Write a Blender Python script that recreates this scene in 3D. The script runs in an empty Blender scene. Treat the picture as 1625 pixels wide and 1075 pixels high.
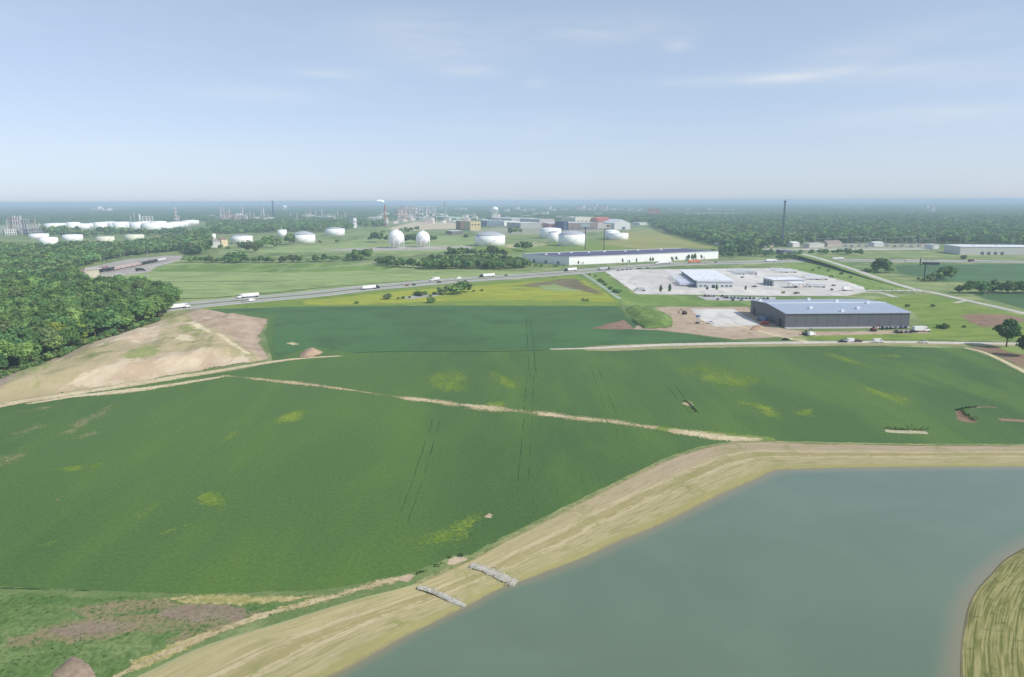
import bpy, bmesh, math, random
import numpy as np
from mathutils import Vector, Matrix, noise as mnoise
from mathutils.geometry import delaunay_2d_cdt

random.seed(7); rng = np.random.default_rng(7)
S = bpy.context.scene
COL = S.collection
R = math.radians

# ------------------------------------------------------------------ camera, sky, sun, exposure
PW, PH, F = 1625.0, 1075.0, 1100.0        # photograph size and focal length in its pixels
CAM_H = 90.0
PITCH, ROLL = 11.21, -0.2
cam = bpy.data.cameras.new('camera'); cam_o = bpy.data.objects.new('camera', cam); COL.objects.link(cam_o)
cam.sensor_width = 36; cam.lens = 36 * F / PW; cam.clip_start = 1; cam.clip_end = 120000
CM = Matrix.Translation((0, 0, CAM_H)) @ Matrix.Rotation(R(90 - PITCH), 4, 'X') @ Matrix.Rotation(R(ROLL), 4, 'Z')
cam_o.matrix_world = CM; S.camera = cam_o
CR = CM.to_3x3(); CI = CM.inverted()

SUN_EL, SUN_AZ = 40.0, 115.0              # azimuth clockwise from the view direction (+Y)
sun_dir = Vector((math.sin(R(SUN_AZ)) * math.cos(R(SUN_EL)), math.cos(R(SUN_AZ)) * math.cos(R(SUN_EL)), math.sin(R(SUN_EL))))
sl = bpy.data.lights.new('sun', 'SUN'); sl.energy = 2.8; sl.angle = R(0.5); sl.color = (1, .95, .87)
so = bpy.data.objects.new('sun', sl); COL.objects.link(so)
so.rotation_euler = sun_dir.to_track_quat('Z', 'Y').to_euler()
S.view_settings.view_transform = 'Standard'; S.view_settings.look = 'None'
S.view_settings.gamma = 1; S.view_settings.use_curve_mapping = False
S.view_settings.exposure = 0.7
S.cycles.use_denoising = True
S.cycles.max_bounces = 4; S.cycles.diffuse_bounces = 2; S.cycles.glossy_bounces = 2
S.cycles.volume_bounces = 1; S.cycles.transparent_max_bounces = 10
HAZE = 1.45e-4

class NT:
    """a thin wrapper that wires nodes"""
    def __init__(s, tree): s.t = tree; tree.nodes.clear()
    def n(s, typ, **kw):
        x = s.t.nodes.new(typ)
        for k, v in kw.items(): setattr(x, k, v)
        return x
    def put(s, sock, v):
        if isinstance(v, bpy.types.NodeSocket): s.t.links.new(v, sock)
        elif v is not None:
            if sock.type == 'RGBA' and hasattr(v, '__len__') and len(v) == 3: v = (*v, 1)
            sock.default_value = v
    def m(s, op, a, b=None, c=None, clamp=False):
        x = s.n('ShaderNodeMath', operation=op, use_clamp=clamp)
        for i, v in enumerate((a, b, c)):
            if v is not None: s.put(x.inputs[i], v)
        return x.outputs[0]
    def mix(s, f, a, b):
        x = s.n('ShaderNodeMix', data_type='RGBA')
        s.put(x.inputs[0], f); s.put(x.inputs[6], a); s.put(x.inputs[7], b)
        return x.outputs[2]
    def ramp(s, v, lo, hi, a=0.0, b=1.0):
        x = s.n('ShaderNodeMapRange'); x.interpolation_type = 'SMOOTHSTEP'
        for i, q in enumerate((v, lo, hi, a, b)): s.put(x.inputs[i], q)
        return x.outputs[0]
    def noise(s, vec, scale, detail=3, rough=.55, dist=0.0):
        x = s.n('ShaderNodeTexNoise'); s.put(x.inputs['Vector'], vec)
        x.inputs['Scale'].default_value = scale; x.inputs['Detail'].default_value = detail
        x.inputs['Roughness'].default_value = rough; x.inputs['Distortion'].default_value = dist
        return x.outputs[0]
    def mapping(s, vec, rot=0.0, sc=(1, 1, 1)):
        x = s.n('ShaderNodeMapping'); s.put(x.inputs[0], vec)
        x.inputs[2].default_value = (0, 0, rot); x.inputs[3].default_value = sc
        return x.outputs[0]
    def pos(s): return s.n('ShaderNodeNewGeometry').outputs['Position']
    def attr(s, name): return s.n('ShaderNodeAttribute', attribute_name=name).outputs['Fac']

def pix_dir(px, py):
    return (CR @ Vector(((px - PW / 2) / F, -(py - PH / 2) / F, -1))).normalized()

def build_world():
    w = bpy.data.worlds.new('World'); S.world = w; w.use_nodes = True
    t = NT(w.node_tree)
    sky = t.n('ShaderNodeTexSky', sky_type='NISHITA', sun_disc=False)
    sky.sun_elevation = R(SUN_EL); sky.sun_rotation = R(SUN_AZ)
    sky.air_density = 1.0; sky.dust_density = 0.6; sky.ozone_density = 3.0; sky.altitude = 200
    d = t.n('ShaderNodeTexCoord').outputs['Generated']
    sp = t.n('ShaderNodeSeparateXYZ'); t.put(sp.inputs[0], d); X, Y, Z = sp.outputs
    az = t.m('ARCTAN2', X, Y); el = t.m('ARCSINE', Z)
    cv = t.n('ShaderNodeCombineXYZ')
    t.put(cv.inputs[0], az); t.put(cv.inputs[1], t.m('MULTIPLY', el, 6.0)); t.put(cv.inputs[2], 0.0)
    n1 = t.noise(cv.outputs[0], 9, 5, .6, .6)
    n2 = t.noise(cv.outputs[0], 2.2, 3, .55, .3)
    mask = t.m('MULTIPLY', t.ramp(n2, .45, .75), t.ramp(n1, .35, .75))
    mask = t.m('MULTIPLY', mask, .16)
    # thin high clouds: each one a soft lens of cloud at its own bearing and height
    for px, py, wx, wy, a in ((1250, 122, 170, 7, .42), (1320, 116, 110, 11, .32), (1075, 74, 20, 8, .4), (745, 115, 45, 10, .3), (690, 78, 120, 26, .26),
                              (530, 117, 60, 8, .32), (400, 150, 90, 12, .28), (1480, 183, 130, 14, .32), (1340, 84, 60, 14, .22), (960, 45, 110, 22, .22),
                              (1470, 55, 70, 20, .15), (850, 130, 18, 10, .22), (1530, 120, 120, 16, .22), (640, 40, 90, 20, .18), (250, 235, 160, 12, .1), (820, 205, 150, 14, .1)):
        dv = pix_dir(px, py)
        u = t.m('DIVIDE', t.m('SUBTRACT', az, math.atan2(dv.x, dv.y)), wx / F)
        v = t.m('DIVIDE', t.m('SUBTRACT', el, math.asin(dv.z)), wy / F)
        g = t.m('EXPONENT', t.m('MULTIPLY', t.m('ADD', t.m('MULTIPLY', u, u), t.m('MULTIPLY', v, v)), -1.0))
        mask = t.m('ADD', mask, t.m('MULTIPLY', t.m('MULTIPLY', g, a), t.ramp(n1, .25, .7, .35, 1.0)))
    mask = t.m('MINIMUM', mask, .8)
    gm = t.n('ShaderNodeGamma'); t.put(gm.inputs[0], sky.outputs[0]); gm.inputs[1].default_value = .5     # a hazy summer sky: flatter than clear air
    tint = t.n('ShaderNodeMix', data_type='RGBA', blend_type='MULTIPLY'); tint.inputs[0].default_value = 1
    t.put(tint.inputs[6], gm.outputs[0]); t.put(tint.inputs[7], (1.91, 1.94, 2.08))
    low = t.n('ShaderNodeMix', data_type='RGBA', blend_type='MULTIPLY'); t.put(low.inputs[0], t.ramp(el, .28, .0)); t.put(low.inputs[6], tint.outputs[2]); t.put(low.inputs[7], (.945, .985, 1.085))   # summer haze low down
    rim = t.n('ShaderNodeMix', data_type='RGBA', blend_type='MULTIPLY'); t.put(rim.inputs[0], t.ramp(el, .07, .0)); t.put(rim.inputs[6], low.outputs[2]); t.put(rim.inputs[7], (.955, 1.01, 1.07))
    col = t.mix(mask, rim.outputs[2], (5.0, 5.25, 5.5))
    bg = t.n('ShaderNodeBackground'); t.put(bg.inputs[0], col); bg.inputs[1].default_value = 0.10
    out = t.n('ShaderNodeOutputWorld'); t.t.links.new(bg.outputs[0], out.inputs[0])
build_world()

# ------------------------------------------------------------------ helpers
def W(px, py, z=0.0):
    """the point at height z that the photograph's pixel looks at"""
    d = pix_dir(px, py); k = (z - CAM_H) / d.z
    return Vector((d.x * k, d.y * k, z))
def ppm(p):
    """photograph pixels per metre at a point"""
    return F / -(CI @ Vector(p)).z
def topix(p):
    q = CI @ Vector(p); return (PW / 2 + F * q.x / -q.z, PH / 2 - F * q.y / -q.z)
def lin(r, g, b, k=1.0):
    f = lambda v: ((v / 255 + .055) / 1.055) ** 2.4 if v > 10.3 else v / 255 / 12.92
    return (f(r) * k, f(g) * k, f(b) * k)

def tag(o, label, cat, group=None):
    o['label'] = label; o['category'] = cat
    if group: o['group'] = group
    return o
def empty(name, loc, rz=0.0, label=None, cat=None, group=None):
    o = bpy.data.objects.new(name, None); COL.objects.link(o)
    o.location = loc; o.rotation_euler = (0, 0, rz); o.empty_display_size = .1
    if label: tag(o, label, cat, group)
    return o
def link(name, me, mat=None, parent=None, kind=None):
    if mat is not None and not me.materials: me.materials.append(mat)
    o = bpy.data.objects.new(name, me); COL.objects.link(o)
    if parent is not None: o.parent = parent
    if kind: o['kind'] = kind
    return o
def copy_tree(root, loc, rz=0.0, label=None, group=None, scale=None, mats=None):
    r = root.copy(); COL.objects.link(r); r.location = loc; r.rotation_euler = (0, 0, rz)
    if scale is not None: r.scale = scale if hasattr(scale, '__len__') else (scale,) * 3
    if label: r['label'] = label
    if group: r['group'] = group
    for ch in root.children:
        c = ch.copy(); COL.objects.link(c); c.parent = r
        if mats and ch.name.split('.')[0] in mats:
            c.material_slots[0].link = 'OBJECT'; c.material_slots[0].material = mats[ch.name.split('.')[0]]
        for g in ch.children:
            d = g.copy(); COL.objects.link(d); d.parent = c
    return r

class MB:
    """collects shapes, then becomes ONE mesh object"""
    def __init__(s): s.v = []; s.f = []; s.mi = []; s.cur = 0
    def add(s, vs, fs):
        k = len(s.v); s.v += [tuple(v) for v in vs]; s.f += [tuple(i + k for i in f) for f in fs]; s.mi += [s.cur] * len(fs); return s
    def box(s, c, d, rz=0.0, bevel=0.0):
        x, y, z = (q / 2 for q in d); ca, sa = math.cos(rz), math.sin(rz)
        if bevel <= 0:
            vs = [(i * x, j * y, k * z) for k in (-1, 1) for j in (-1, 1) for i in (-1, 1)]
            fs = [(0, 2, 3, 1), (4, 5, 7, 6), (0, 1, 5, 4), (2, 6, 7, 3), (0, 4, 6, 2), (1, 3, 7, 5)]
        else:                                   # bevelled edges: an octagonal plan and chamfered top and bottom
            b = min(bevel, x * .9, y * .9, z * .9); vs = []; fs = []
            for zz, q in ((-z, b), (-z + b, 0), (z - b, 0), (z, b)):
                X, Y = x - q, y - q
                vs += [(-X + b, -Y, zz), (X - b, -Y, zz), (X, -Y + b, zz), (X, Y - b, zz), (X - b, Y, zz), (-X + b, Y, zz), (-X, Y - b, zz), (-X, -Y + b, zz)]
            for l in range(3):
                for i in range(8): j = (i + 1) % 8; fs.append((l * 8 + i, l * 8 + j, l * 8 + 8 + j, l * 8 + 8 + i))
            fs += [tuple(range(7, -1, -1)), tuple(range(24, 32))]
        return s.add([(c[0] + a * ca - b_ * sa, c[1] + a * sa + b_ * ca, c[2] + h) for a, b_, h in vs], fs)
    def lathe(s, prof, n=24, c=(0, 0, 0), cap=True):
        """prof: (radius, z) from the bottom up"""
        vs = []; fs = []
        for r, z in prof:
            vs += [(c[0] + r * math.cos(2 * math.pi * i / n), c[1] + r * math.sin(2 * math.pi * i / n), c[2] + z) for i in range(n)]
        for l in range(len(prof) - 1):
            for i in range(n): j = (i + 1) % n; fs.append((l * n + i, l * n + j, l * n + n + j, l * n + n + i))
        if cap: fs += [tuple(range(n - 1, -1, -1)), tuple(range((len(prof) - 1) * n, len(prof) * n))]
        return s.add(vs, fs)
    def bar(s, a, b, r, n=6, r2=None):
        a, b = Vector(a), Vector(b); d = (b - a).normalized()
        u = d.cross(Vector((0, 0, 1)) if abs(d.z) < .9 else Vector((1, 0, 0))).normalized(); w = d.cross(u)
        vs = []
        for p, q in ((a, r), (b, r if r2 is None else r2)):
            vs += [p + (u * math.cos(2 * math.pi * i / n) + w * math.sin(2 * math.pi * i / n)) * q for i in range(n)]
        fs = [(i, n + i, n + (i + 1) % n, (i + 1) % n) for i in range(n)] + [tuple(range(n)), tuple(range(2 * n - 1, n - 1, -1))]
        return s.add(vs, fs)
    def prism(s, outline, y0, y1, axis='y'):
        """an outline in (x, z), pushed from y0 to y1"""
        n = len(outline)
        vs = [(x, y0, z) for x, z in outline] + [(x, y1, z) for x, z in outline]
        if axis == 'x': vs = [(y, x, z) for x, y, z in vs]
        fs = [(i, (i + 1) % n, n + (i + 1) % n, n + i) for i in range(n)] + [tuple(range(n - 1, -1, -1)), tuple(range(n, 2 * n))]
        return s.add(vs, fs)
    def mesh(s, name, mats, smooth=False):
        me = bpy.data.meshes.new(name); me.from_pydata(s.v, [], s.f)
        for m in (mats if isinstance(mats, (list, tuple)) else [mats]): me.materials.append(m)
        me.polygons.foreach_set('material_index', s.mi)
        bm = bmesh.new(); bm.from_mesh(me); bmesh.ops.recalc_face_normals(bm, faces=bm.faces); bm.to_mesh(me); bm.free()
        if smooth: me.polygons.foreach_set('use_smooth', [True] * len(me.polygons))
        me.update(); return me
    def build(s, name, mats, parent=None, smooth=False, kind=None):
        return link(name, s.mesh(name, mats, smooth), None, parent, kind)

# ------------------------------------------------------------------ materials
def mat_new(name):
    m = bpy.data.materials.new(name); m.use_nodes = True; return m, NT(m.node_tree)
def finish(t, m, col, rough=.85, spec=.2, alpha=None, bump=None, metallic=0.0, bump_d=1.0, bump_s=.5):
    p = t.n('ShaderNodeBsdfPrincipled'); t.put(p.inputs['Base Color'], col); t.put(p.inputs['Roughness'], rough)
    p.inputs['Specular IOR Level'].default_value = spec; p.inputs['Metallic'].default_value = metallic
    if alpha is not None: t.put(p.inputs['Alpha'], alpha)
    if bump is not None:
        b = t.n('ShaderNodeBump'); b.inputs['Strength'].default_value = bump_s; b.inputs['Distance'].default_value = bump_d
        t.put(b.inputs['Height'], bump); t.t.links.new(b.outputs[0], p.inputs['Normal'])
    o = t.n('ShaderNodeOutputMaterial'); t.t.links.new(p.outputs[0], o.inputs[0]); return m

MC = {}
def plain(name, rgb, rough=.6, spec=.3, var=.12, scale=.35, metallic=0.0, streak=False):
    """painted or bare surface with a little dirt and wear"""
    if name in MC: return MC[name]
    m, t = mat_new(name); p = t.pos()
    v = t.mapping(p, 0, (1, 1, .15)) if streak else p
    n = t.noise(v, scale, 4, .6); n2 = t.noise(v, scale * 6, 3, .6)
    f = t.m('ADD', t.m('MULTIPLY', n, .65), t.m('MULTIPLY', n2, .35))
    c = t.mix(t.ramp(f, .3, .7), tuple(x * (1 - var) for x in rgb), tuple(min(1, x * (1 + var)) for x in rgb))
    MC[name] = finish(t, m, c, rough, spec, metallic=metallic); return MC[name]

def soil(name, cols, scales=(.02, .12), streak=None, edge=False, soft=1.0, edge_scale=.15, cover=0.0, thr=(.45, .6), bump=.3, speck=.15, rough=.95, cover_scale=.06, spec=.1):
    """ground cover: three colours mixed by noise. edge: the sheet's rim frays away by noise; cover: how much of the inside frays away too"""
    if name in MC: return MC[name]
    m, t = mat_new(name); p = t.pos()
    v = t.mapping(p, streak[0], (1, streak[1], 1)) if streak else p
    n1 = t.noise(v, scales[0], 4, .55, .4); n2 = t.noise(v, scales[1], 4, .6, .2); n3 = t.noise(p, .9, 3, .6)
    c = t.mix(t.ramp(n1, thr[0] - .08, thr[1] + .05), cols[0], cols[1])
    c = t.mix(t.ramp(n2, thr[0], thr[1] + .12), c, cols[2])
    sp = t.ramp(n3, .25, .75, 1 - speck, 1 + speck)
    h = t.n('ShaderNodeHueSaturation'); t.put(h.inputs['Color'], c); t.put(h.inputs['Value'], sp); c = h.outputs[0]
    a = None
    if edge:
        e = t.attr('edge'); ne = t.noise(v, edge_scale, 4, .65)
        if cover > 0:
            nc = t.noise(v, cover_scale, 4, .6)
            e = t.m('SUBTRACT', e, t.ramp(nc, .35, .65, 0.0, cover * .7))
        fine = t.m('ADD', t.m('MULTIPLY', t.noise(p, .9, 3, .75), .55), t.m('MULTIPLY', t.noise(p, 3.6, 2, .6), .45))                       # single tufts and clods: the rim is a mix of cover and no cover, never half of each
        e = t.m('ADD', e, t.m('MULTIPLY', t.m('SUBTRACT', ne, .5), 1.4)); e = t.m('ADD', e, t.m('MULTIPLY', t.m('SUBTRACT', fine, .5), 1.6 * soft))
        a = t.m('GREATER_THAN', e, .42)
    MC[name] = finish(t, m, c, rough, spec, alpha=a, bump=n3 if bump else None, bump_d=bump, bump_s=.4); return MC[name]

# ------------------------------------------------------------------ sheets, strips and reliefs of the terrain
def resample(pts, closed=True, k=.006, jit=0.0):
    out = []; n = len(pts)
    for i in range(n if closed else n - 1):
        a, b = pts[i], pts[(i + 1) % n]; L = (b - a).length
        st = max(1.5, min(40, (a.length + b.length) / 2 * k)); m = max(1, int(L / st))
        for j in range(m): out.append(a.lerp(b, j / m))
    if not closed: out.append(pts[-1])
    if jit:
        q = []
        for p in out:
            s1 = max(4.0, jit * 4)
            q.append(p + Vector((mnoise.noise((p.x / s1, p.y / s1, 1.7)), mnoise.noise((p.x / s1, p.y / s1, 9.1)), 0)) * jit
                     + Vector((mnoise.noise((p.x / s1 * 4, p.y / s1 * 4, 5.7)), mnoise.noise((p.x / s1 * 4, p.y / s1 * 4, 3.1)), 0)) * jit * .35)
        out = q
    return out
def spline(pts, n=6, closed=True):
    out = []; N = len(pts)
    for i in range(N if closed else N - 1):
        g = (lambda k: pts[(i + k) % N]) if closed else (lambda k: pts[max(0, min(N - 1, i + k))])
        p0, p1, p2, p3 = g(-1), g(0), g(1), g(2)
        for j in range(n):
            u = j / n
            out.append(.5 * ((2 * p1) + (p2 - p0) * u + (2 * p0 - 5 * p1 + 4 * p2 - p3) * u * u + (3 * p1 - p0 - 3 * p2 + p3) * u ** 3))
    if not closed: out.append(pts[-1])
    return out
SHEETS = []
def settle_sheets():
    """every sheet lies 4 mm above the highest sheet that it overlaps"""
    done = []
    for layer, k, o in sorted(SHEETS, key=lambda s: (s[0], s[1])):
        c = np.empty(len(o.data.vertices) * 3, dtype=np.float32); o.data.vertices.foreach_get('co', c); c = c.reshape(-1, 3)[:, :2]; lo, hi = c.min(0), c.max(0)
        r = 1 + max([q for l2, h2, q in done if (lo < h2).all() and (l2 < hi).all()], default=0)
        done.append((lo, hi, r)); o.location.z = .004 * r
def sheet(o, layer): SHEETS.append((layer, len(SHEETS), o)); return o
def patch(name, px, layer, mat, feather=3.0, jit=0.0, smooth=False, kind='structure'):
    """a sheet on the ground, outlined by what the photograph shows; its rim carries edge = 0, its inside edge = 1"""
    z = 0.0
    pts = [W(x, y) for x, y in px]
    if smooth: pts = spline(pts, 5)
    pts = resample(pts, True, .007, jit)
    if sum(a.x * b.y - b.x * a.y for a, b in zip(pts, pts[1:] + pts[:1])) < 0: pts.reverse()
    P = np.array([(p.x, p.y) for p in pts]); n = len(pts); inner = []
    for i in range(n):
        t = pts[(i + 1) % n] - pts[i - 1]; l = math.hypot(t.x, t.y)
        if l < 1e-6: continue
        nx, ny = -t.y / l, t.x / l
        for k in (.5, 1.0): inner.append((pts[i].x + nx * feather * k, pts[i].y + ny * feather * k))
    Q = np.array(inner); dd = poly_dist(Q[:, 0], Q[:, 1], P)
    G = [Vector(q) for q, d in zip(inner, dd) if d > feather * .3 and inside(Vector(q), pts)]
    co = [Vector((p.x, p.y)) for p in pts] + G
    v, e, f, *_ = delaunay_2d_cdt(co, [(i, (i + 1) % n) for i in range(n)], [list(range(n))], 1, 1e-3)
    A = np.array([(q.x, q.y) for q in v]); d = poly_dist(A[:, 0], A[:, 1], P)
    me = bpy.data.meshes.new(name); me.from_pydata([(x, y, z) for x, y in A], [], [tuple(q) for q in f])
    me.attributes.new('edge', 'FLOAT', 'POINT').data.foreach_set('value', np.minimum(1, d / feather).astype(np.float32)); me.update()
    up(me)
    return sheet(link(name, me, mat, None, kind), layer)
def strip(name, px, width, layer, mat, rim=.25, kind='structure', zs=None, closed=False, smooth=True, world=None):
    pts = world or [W(x, y) for x, y in px]
    zz = zs or [0] * len(pts)
    pts = [Vector((p.x, p.y, h)) for p, h in zip(pts, zz)]
    ws = width if hasattr(width, '__len__') else [width] * len(pts)
    if smooth and len(pts) > 2:
        n = 5; pts2 = spline(pts, n, False)
        ws = [ws[min(len(ws) - 1, i // n)] * (1 - (i % n) / n) + ws[min(len(ws) - 1, i // n + 1)] * (i % n) / n for i in range(len(pts2))]; pts = pts2
    vs, fs, ed = [], [], []
    for i, p in enumerate(pts):
        a, b = pts[max(0, i - 1)], pts[min(len(pts) - 1, i + 1)]
        d = (b - a); d.z = 0; d.normalize(); nrm = Vector((-d.y, d.x, 0))
        e1 = 0.35 if (i in (0, len(pts) - 1) and rim > 0) else 1.0
        for q, e in ((-1, 0), (-1 + 2 * rim, e1), (1 - 2 * rim, e1), (1, 0)):
            vs.append(p + nrm * (ws[i] / 2 * q)); ed.append(float(e))
    for i in range(len(pts) - 1):
        for j in range(3): k = i * 4 + j; fs.append((k, k + 4, k + 5, k + 1))
    me = bpy.data.meshes.new(name); me.from_pydata(vs, [], fs)
    at = me.attributes.new('edge', 'FLOAT', 'POINT'); at.data.foreach_set('value', ed); me.update()
    bm = bmesh.new(); bm.from_mesh(me)
    for f in bm.faces:
        if f.normal.z < 0: f.normal_flip()
    bm.to_mesh(me); bm.free()
    return sheet(link(name, me, mat, None, kind), layer)
def up(me):
    bm = bmesh.new(); bm.from_mesh(me)
    for f in bm.faces:
        if f.normal.z < 0: f.normal_flip()
    bm.to_mesh(me); bm.free()
def inside(p, poly):
    c = False; n = len(poly); j = n - 1
    for i in range(n):
        a, b = poly[i], poly[j]
        if (a.y > p.y) != (b.y > p.y) and p.x < (b.x - a.x) * (p.y - a.y) / (b.y - a.y) + a.x: c = not c
        j = i
    return c
def poly_dist(x, y, P):
    """distance of points to an outline (numpy)"""
    d = np.full(x.shape, 1e18)
    for i in range(len(P)):
        a, b = P[i], P[(i + 1) % len(P)]
        ab = b - a; l = ab @ ab
        u = np.clip(((x - a[0]) * ab[0] + (y - a[1]) * ab[1]) / max(l, 1e-9), 0, 1)
        d = np.minimum(d, (x - a[0] - u * ab[0]) ** 2 + (y - a[1] - u * ab[1]) ** 2)
    return np.sqrt(d)
def relief(name, px, layer, mat, height, ramp, spacing, bumps=.5, kind='structure', jit=0.0, world=None, zones=()):
    """a raised piece of ground: rises from its outline over `ramp` metres to `height`, with bumps"""
    pts = world or [W(x, y) for x, y in px]
    pts = resample(spline(pts, 4), True, .006, jit)
    P = np.array([(p.x, p.y) for p in pts])
    lo, hi = P.min(0), P.max(0)
    g = [(x + random.uniform(-.3, .3) * spacing, y + random.uniform(-.3, .3) * spacing) for x in np.arange(lo[0], hi[0], spacing) for y in np.arange(lo[1], hi[1], spacing)]
    G = np.array(g); dd = poly_dist(G[:, 0], G[:, 1], P)
    G = [Vector(q) for q, d in zip(G, dd) if d > spacing * .4 and inside(Vector(q), pts)]
    co = [Vector((p.x, p.y)) for p in pts] + G; n = len(pts)
    v, e, f, *_ = delaunay_2d_cdt(co, [(i, (i + 1) % n) for i in range(n)], [list(range(n))], 1, 1e-4)
    A = np.array([(q.x, q.y) for q in v]); d = poly_dist(A[:, 0], A[:, 1], P)
    u = np.clip(d / ramp, 0, 1); h = height * (u * u * (3 - 2 * u))
    vs = []
    for (x, y), hh, uu in zip(A, h, u):
        b = mnoise.fractal((x / (ramp * .6), y / (ramp * .6), 3.3), 1.0, 2.0, 4) * bumps * uu
        vs.append((x, y, max(hh + b, 0)))
    me = bpy.data.meshes.new(name); me.from_pydata(vs, [], [tuple(q) for q in f])
    at = me.attributes.new('edge', 'FLOAT', 'POINT'); at.data.foreach_set('value', [float(min(1, q / max(1.0, ramp * .25))) for q in d])
    for zn, zpx, fe in zones:
        zp = [W(x, y) for x, y in zpx]; Z = np.array([(q.x, q.y) for q in zp]); dz = poly_dist(A[:, 0], A[:, 1], Z)
        sg = np.array([1.0 if inside(Vector(q), zp) else -1.0 for q in A]); cur = np.clip(.5 + sg * dz / (3.4 * fe), 0, 1)
        if zn in me.attributes:
            old = np.zeros(len(A), dtype=np.float32); me.attributes[zn].data.foreach_get('value', old); cur = np.maximum(cur, old)
        else: me.attributes.new(zn, 'FLOAT', 'POINT')
        me.attributes[zn].data.foreach_set('value', cur.astype(np.float32))
    me.polygons.foreach_set('use_smooth', [True] * len(me.polygons)); me.update()
    bm = bmesh.new(); bm.from_mesh(me)
    for q in bm.faces:
        if q.normal.z < 0: q.normal_flip()
    bm.to_mesh(me); bm.free()
    return sheet(link(name, me, mat, None, kind), layer)

# ------------------------------------------------------------------ terrain: ground, lake and its bank
G_DARK, G_MID, G_LITE = lin(108, 130, 78, .78), lin(138, 154, 98, .8), lin(168, 174, 120, .82)
M_ground = soil('meadow', (G_DARK, G_MID, G_LITE), (.004, .03), bump=.2)

# paired points down the bank: crest pixel at field height, water's edge pixel at the water's height
WZ = -2.6
bank_px = [((170, 1100), (460, 1105)), ((247, 1060), (550, 1058)), ((327, 1024), (628, 1015)), ((442, 989), (681, 989)), ((560, 953), (741, 960)), ((663, 925), (790, 935)),
           ((748, 885), (836, 918)), ((809, 852), (911, 889)), ((880, 817), (950, 872)), ((942, 786), (986, 856)), ((1008, 752), (1059, 825)), ((1059, 728), (1133, 788)),
           ((1115, 710), (1199, 759)), ((1160, 703), (1230, 746)), ((1221, 701), (1270, 744)), ((1309, 704), (1340, 742)), ((1442, 706), (1450, 741)), ((1614, 707), (1614, 740)),
           ((1800, 708), (1800, 738)), ((2000, 709), (1960, 740)), ((2150, 760), (2050, 760)), ((2000, 830), (1900, 800)), ((1810, 862), (1720, 832)), ((1700, 885), (1614, 878)),
           ((1676, 920), (1575, 912)), ((1664, 958), (1545, 950)), ((1658, 1008), (1531, 1005)), ((1660, 1070), (1527, 1062)), ((1680, 1150), (1530, 1150)), ((1720, 1400), (1550, 1350)),
           ((1420, 2000), (1300, 1800)), ((280, 2000), (500, 1800)), ((60, 1400), (380, 1300)), ((110, 1160), (430, 1160))]
crest = spline([W(a[0], a[1]) for a, b in bank_px], 8)
shore = spline([W(b[0], b[1], WZ) for a, b in bank_px], 8)
def build_ground():
    bm = bmesh.new()
    big = [(-34000, -2000), (34000, -2000), (34000, 30000), (-34000, 30000)]
    # a few rings between the lake and the far edge keep the triangles tidy
    def ring(pts): 
        vs = [bm.verts.new((x, y, 0)) for x, y in pts]
        return [bm.edges.new((vs[i], vs[(i + 1) % len(vs)])) for i in range(len(vs))]
    e = ring(big) + ring([(p.x, p.y) for p in crest])
    bmesh.ops.triangle_fill(bm, edges=e, use_beauty=True, normal=(0, 0, 1))
    for f in bm.faces:
        if f.normal.z < 0: f.normal_flip()
    me = bpy.data.meshes.new('ground'); bm.to_mesh(me); bm.free()
    link('ground', me, M_ground, None, 'structure')
build_ground()

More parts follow.
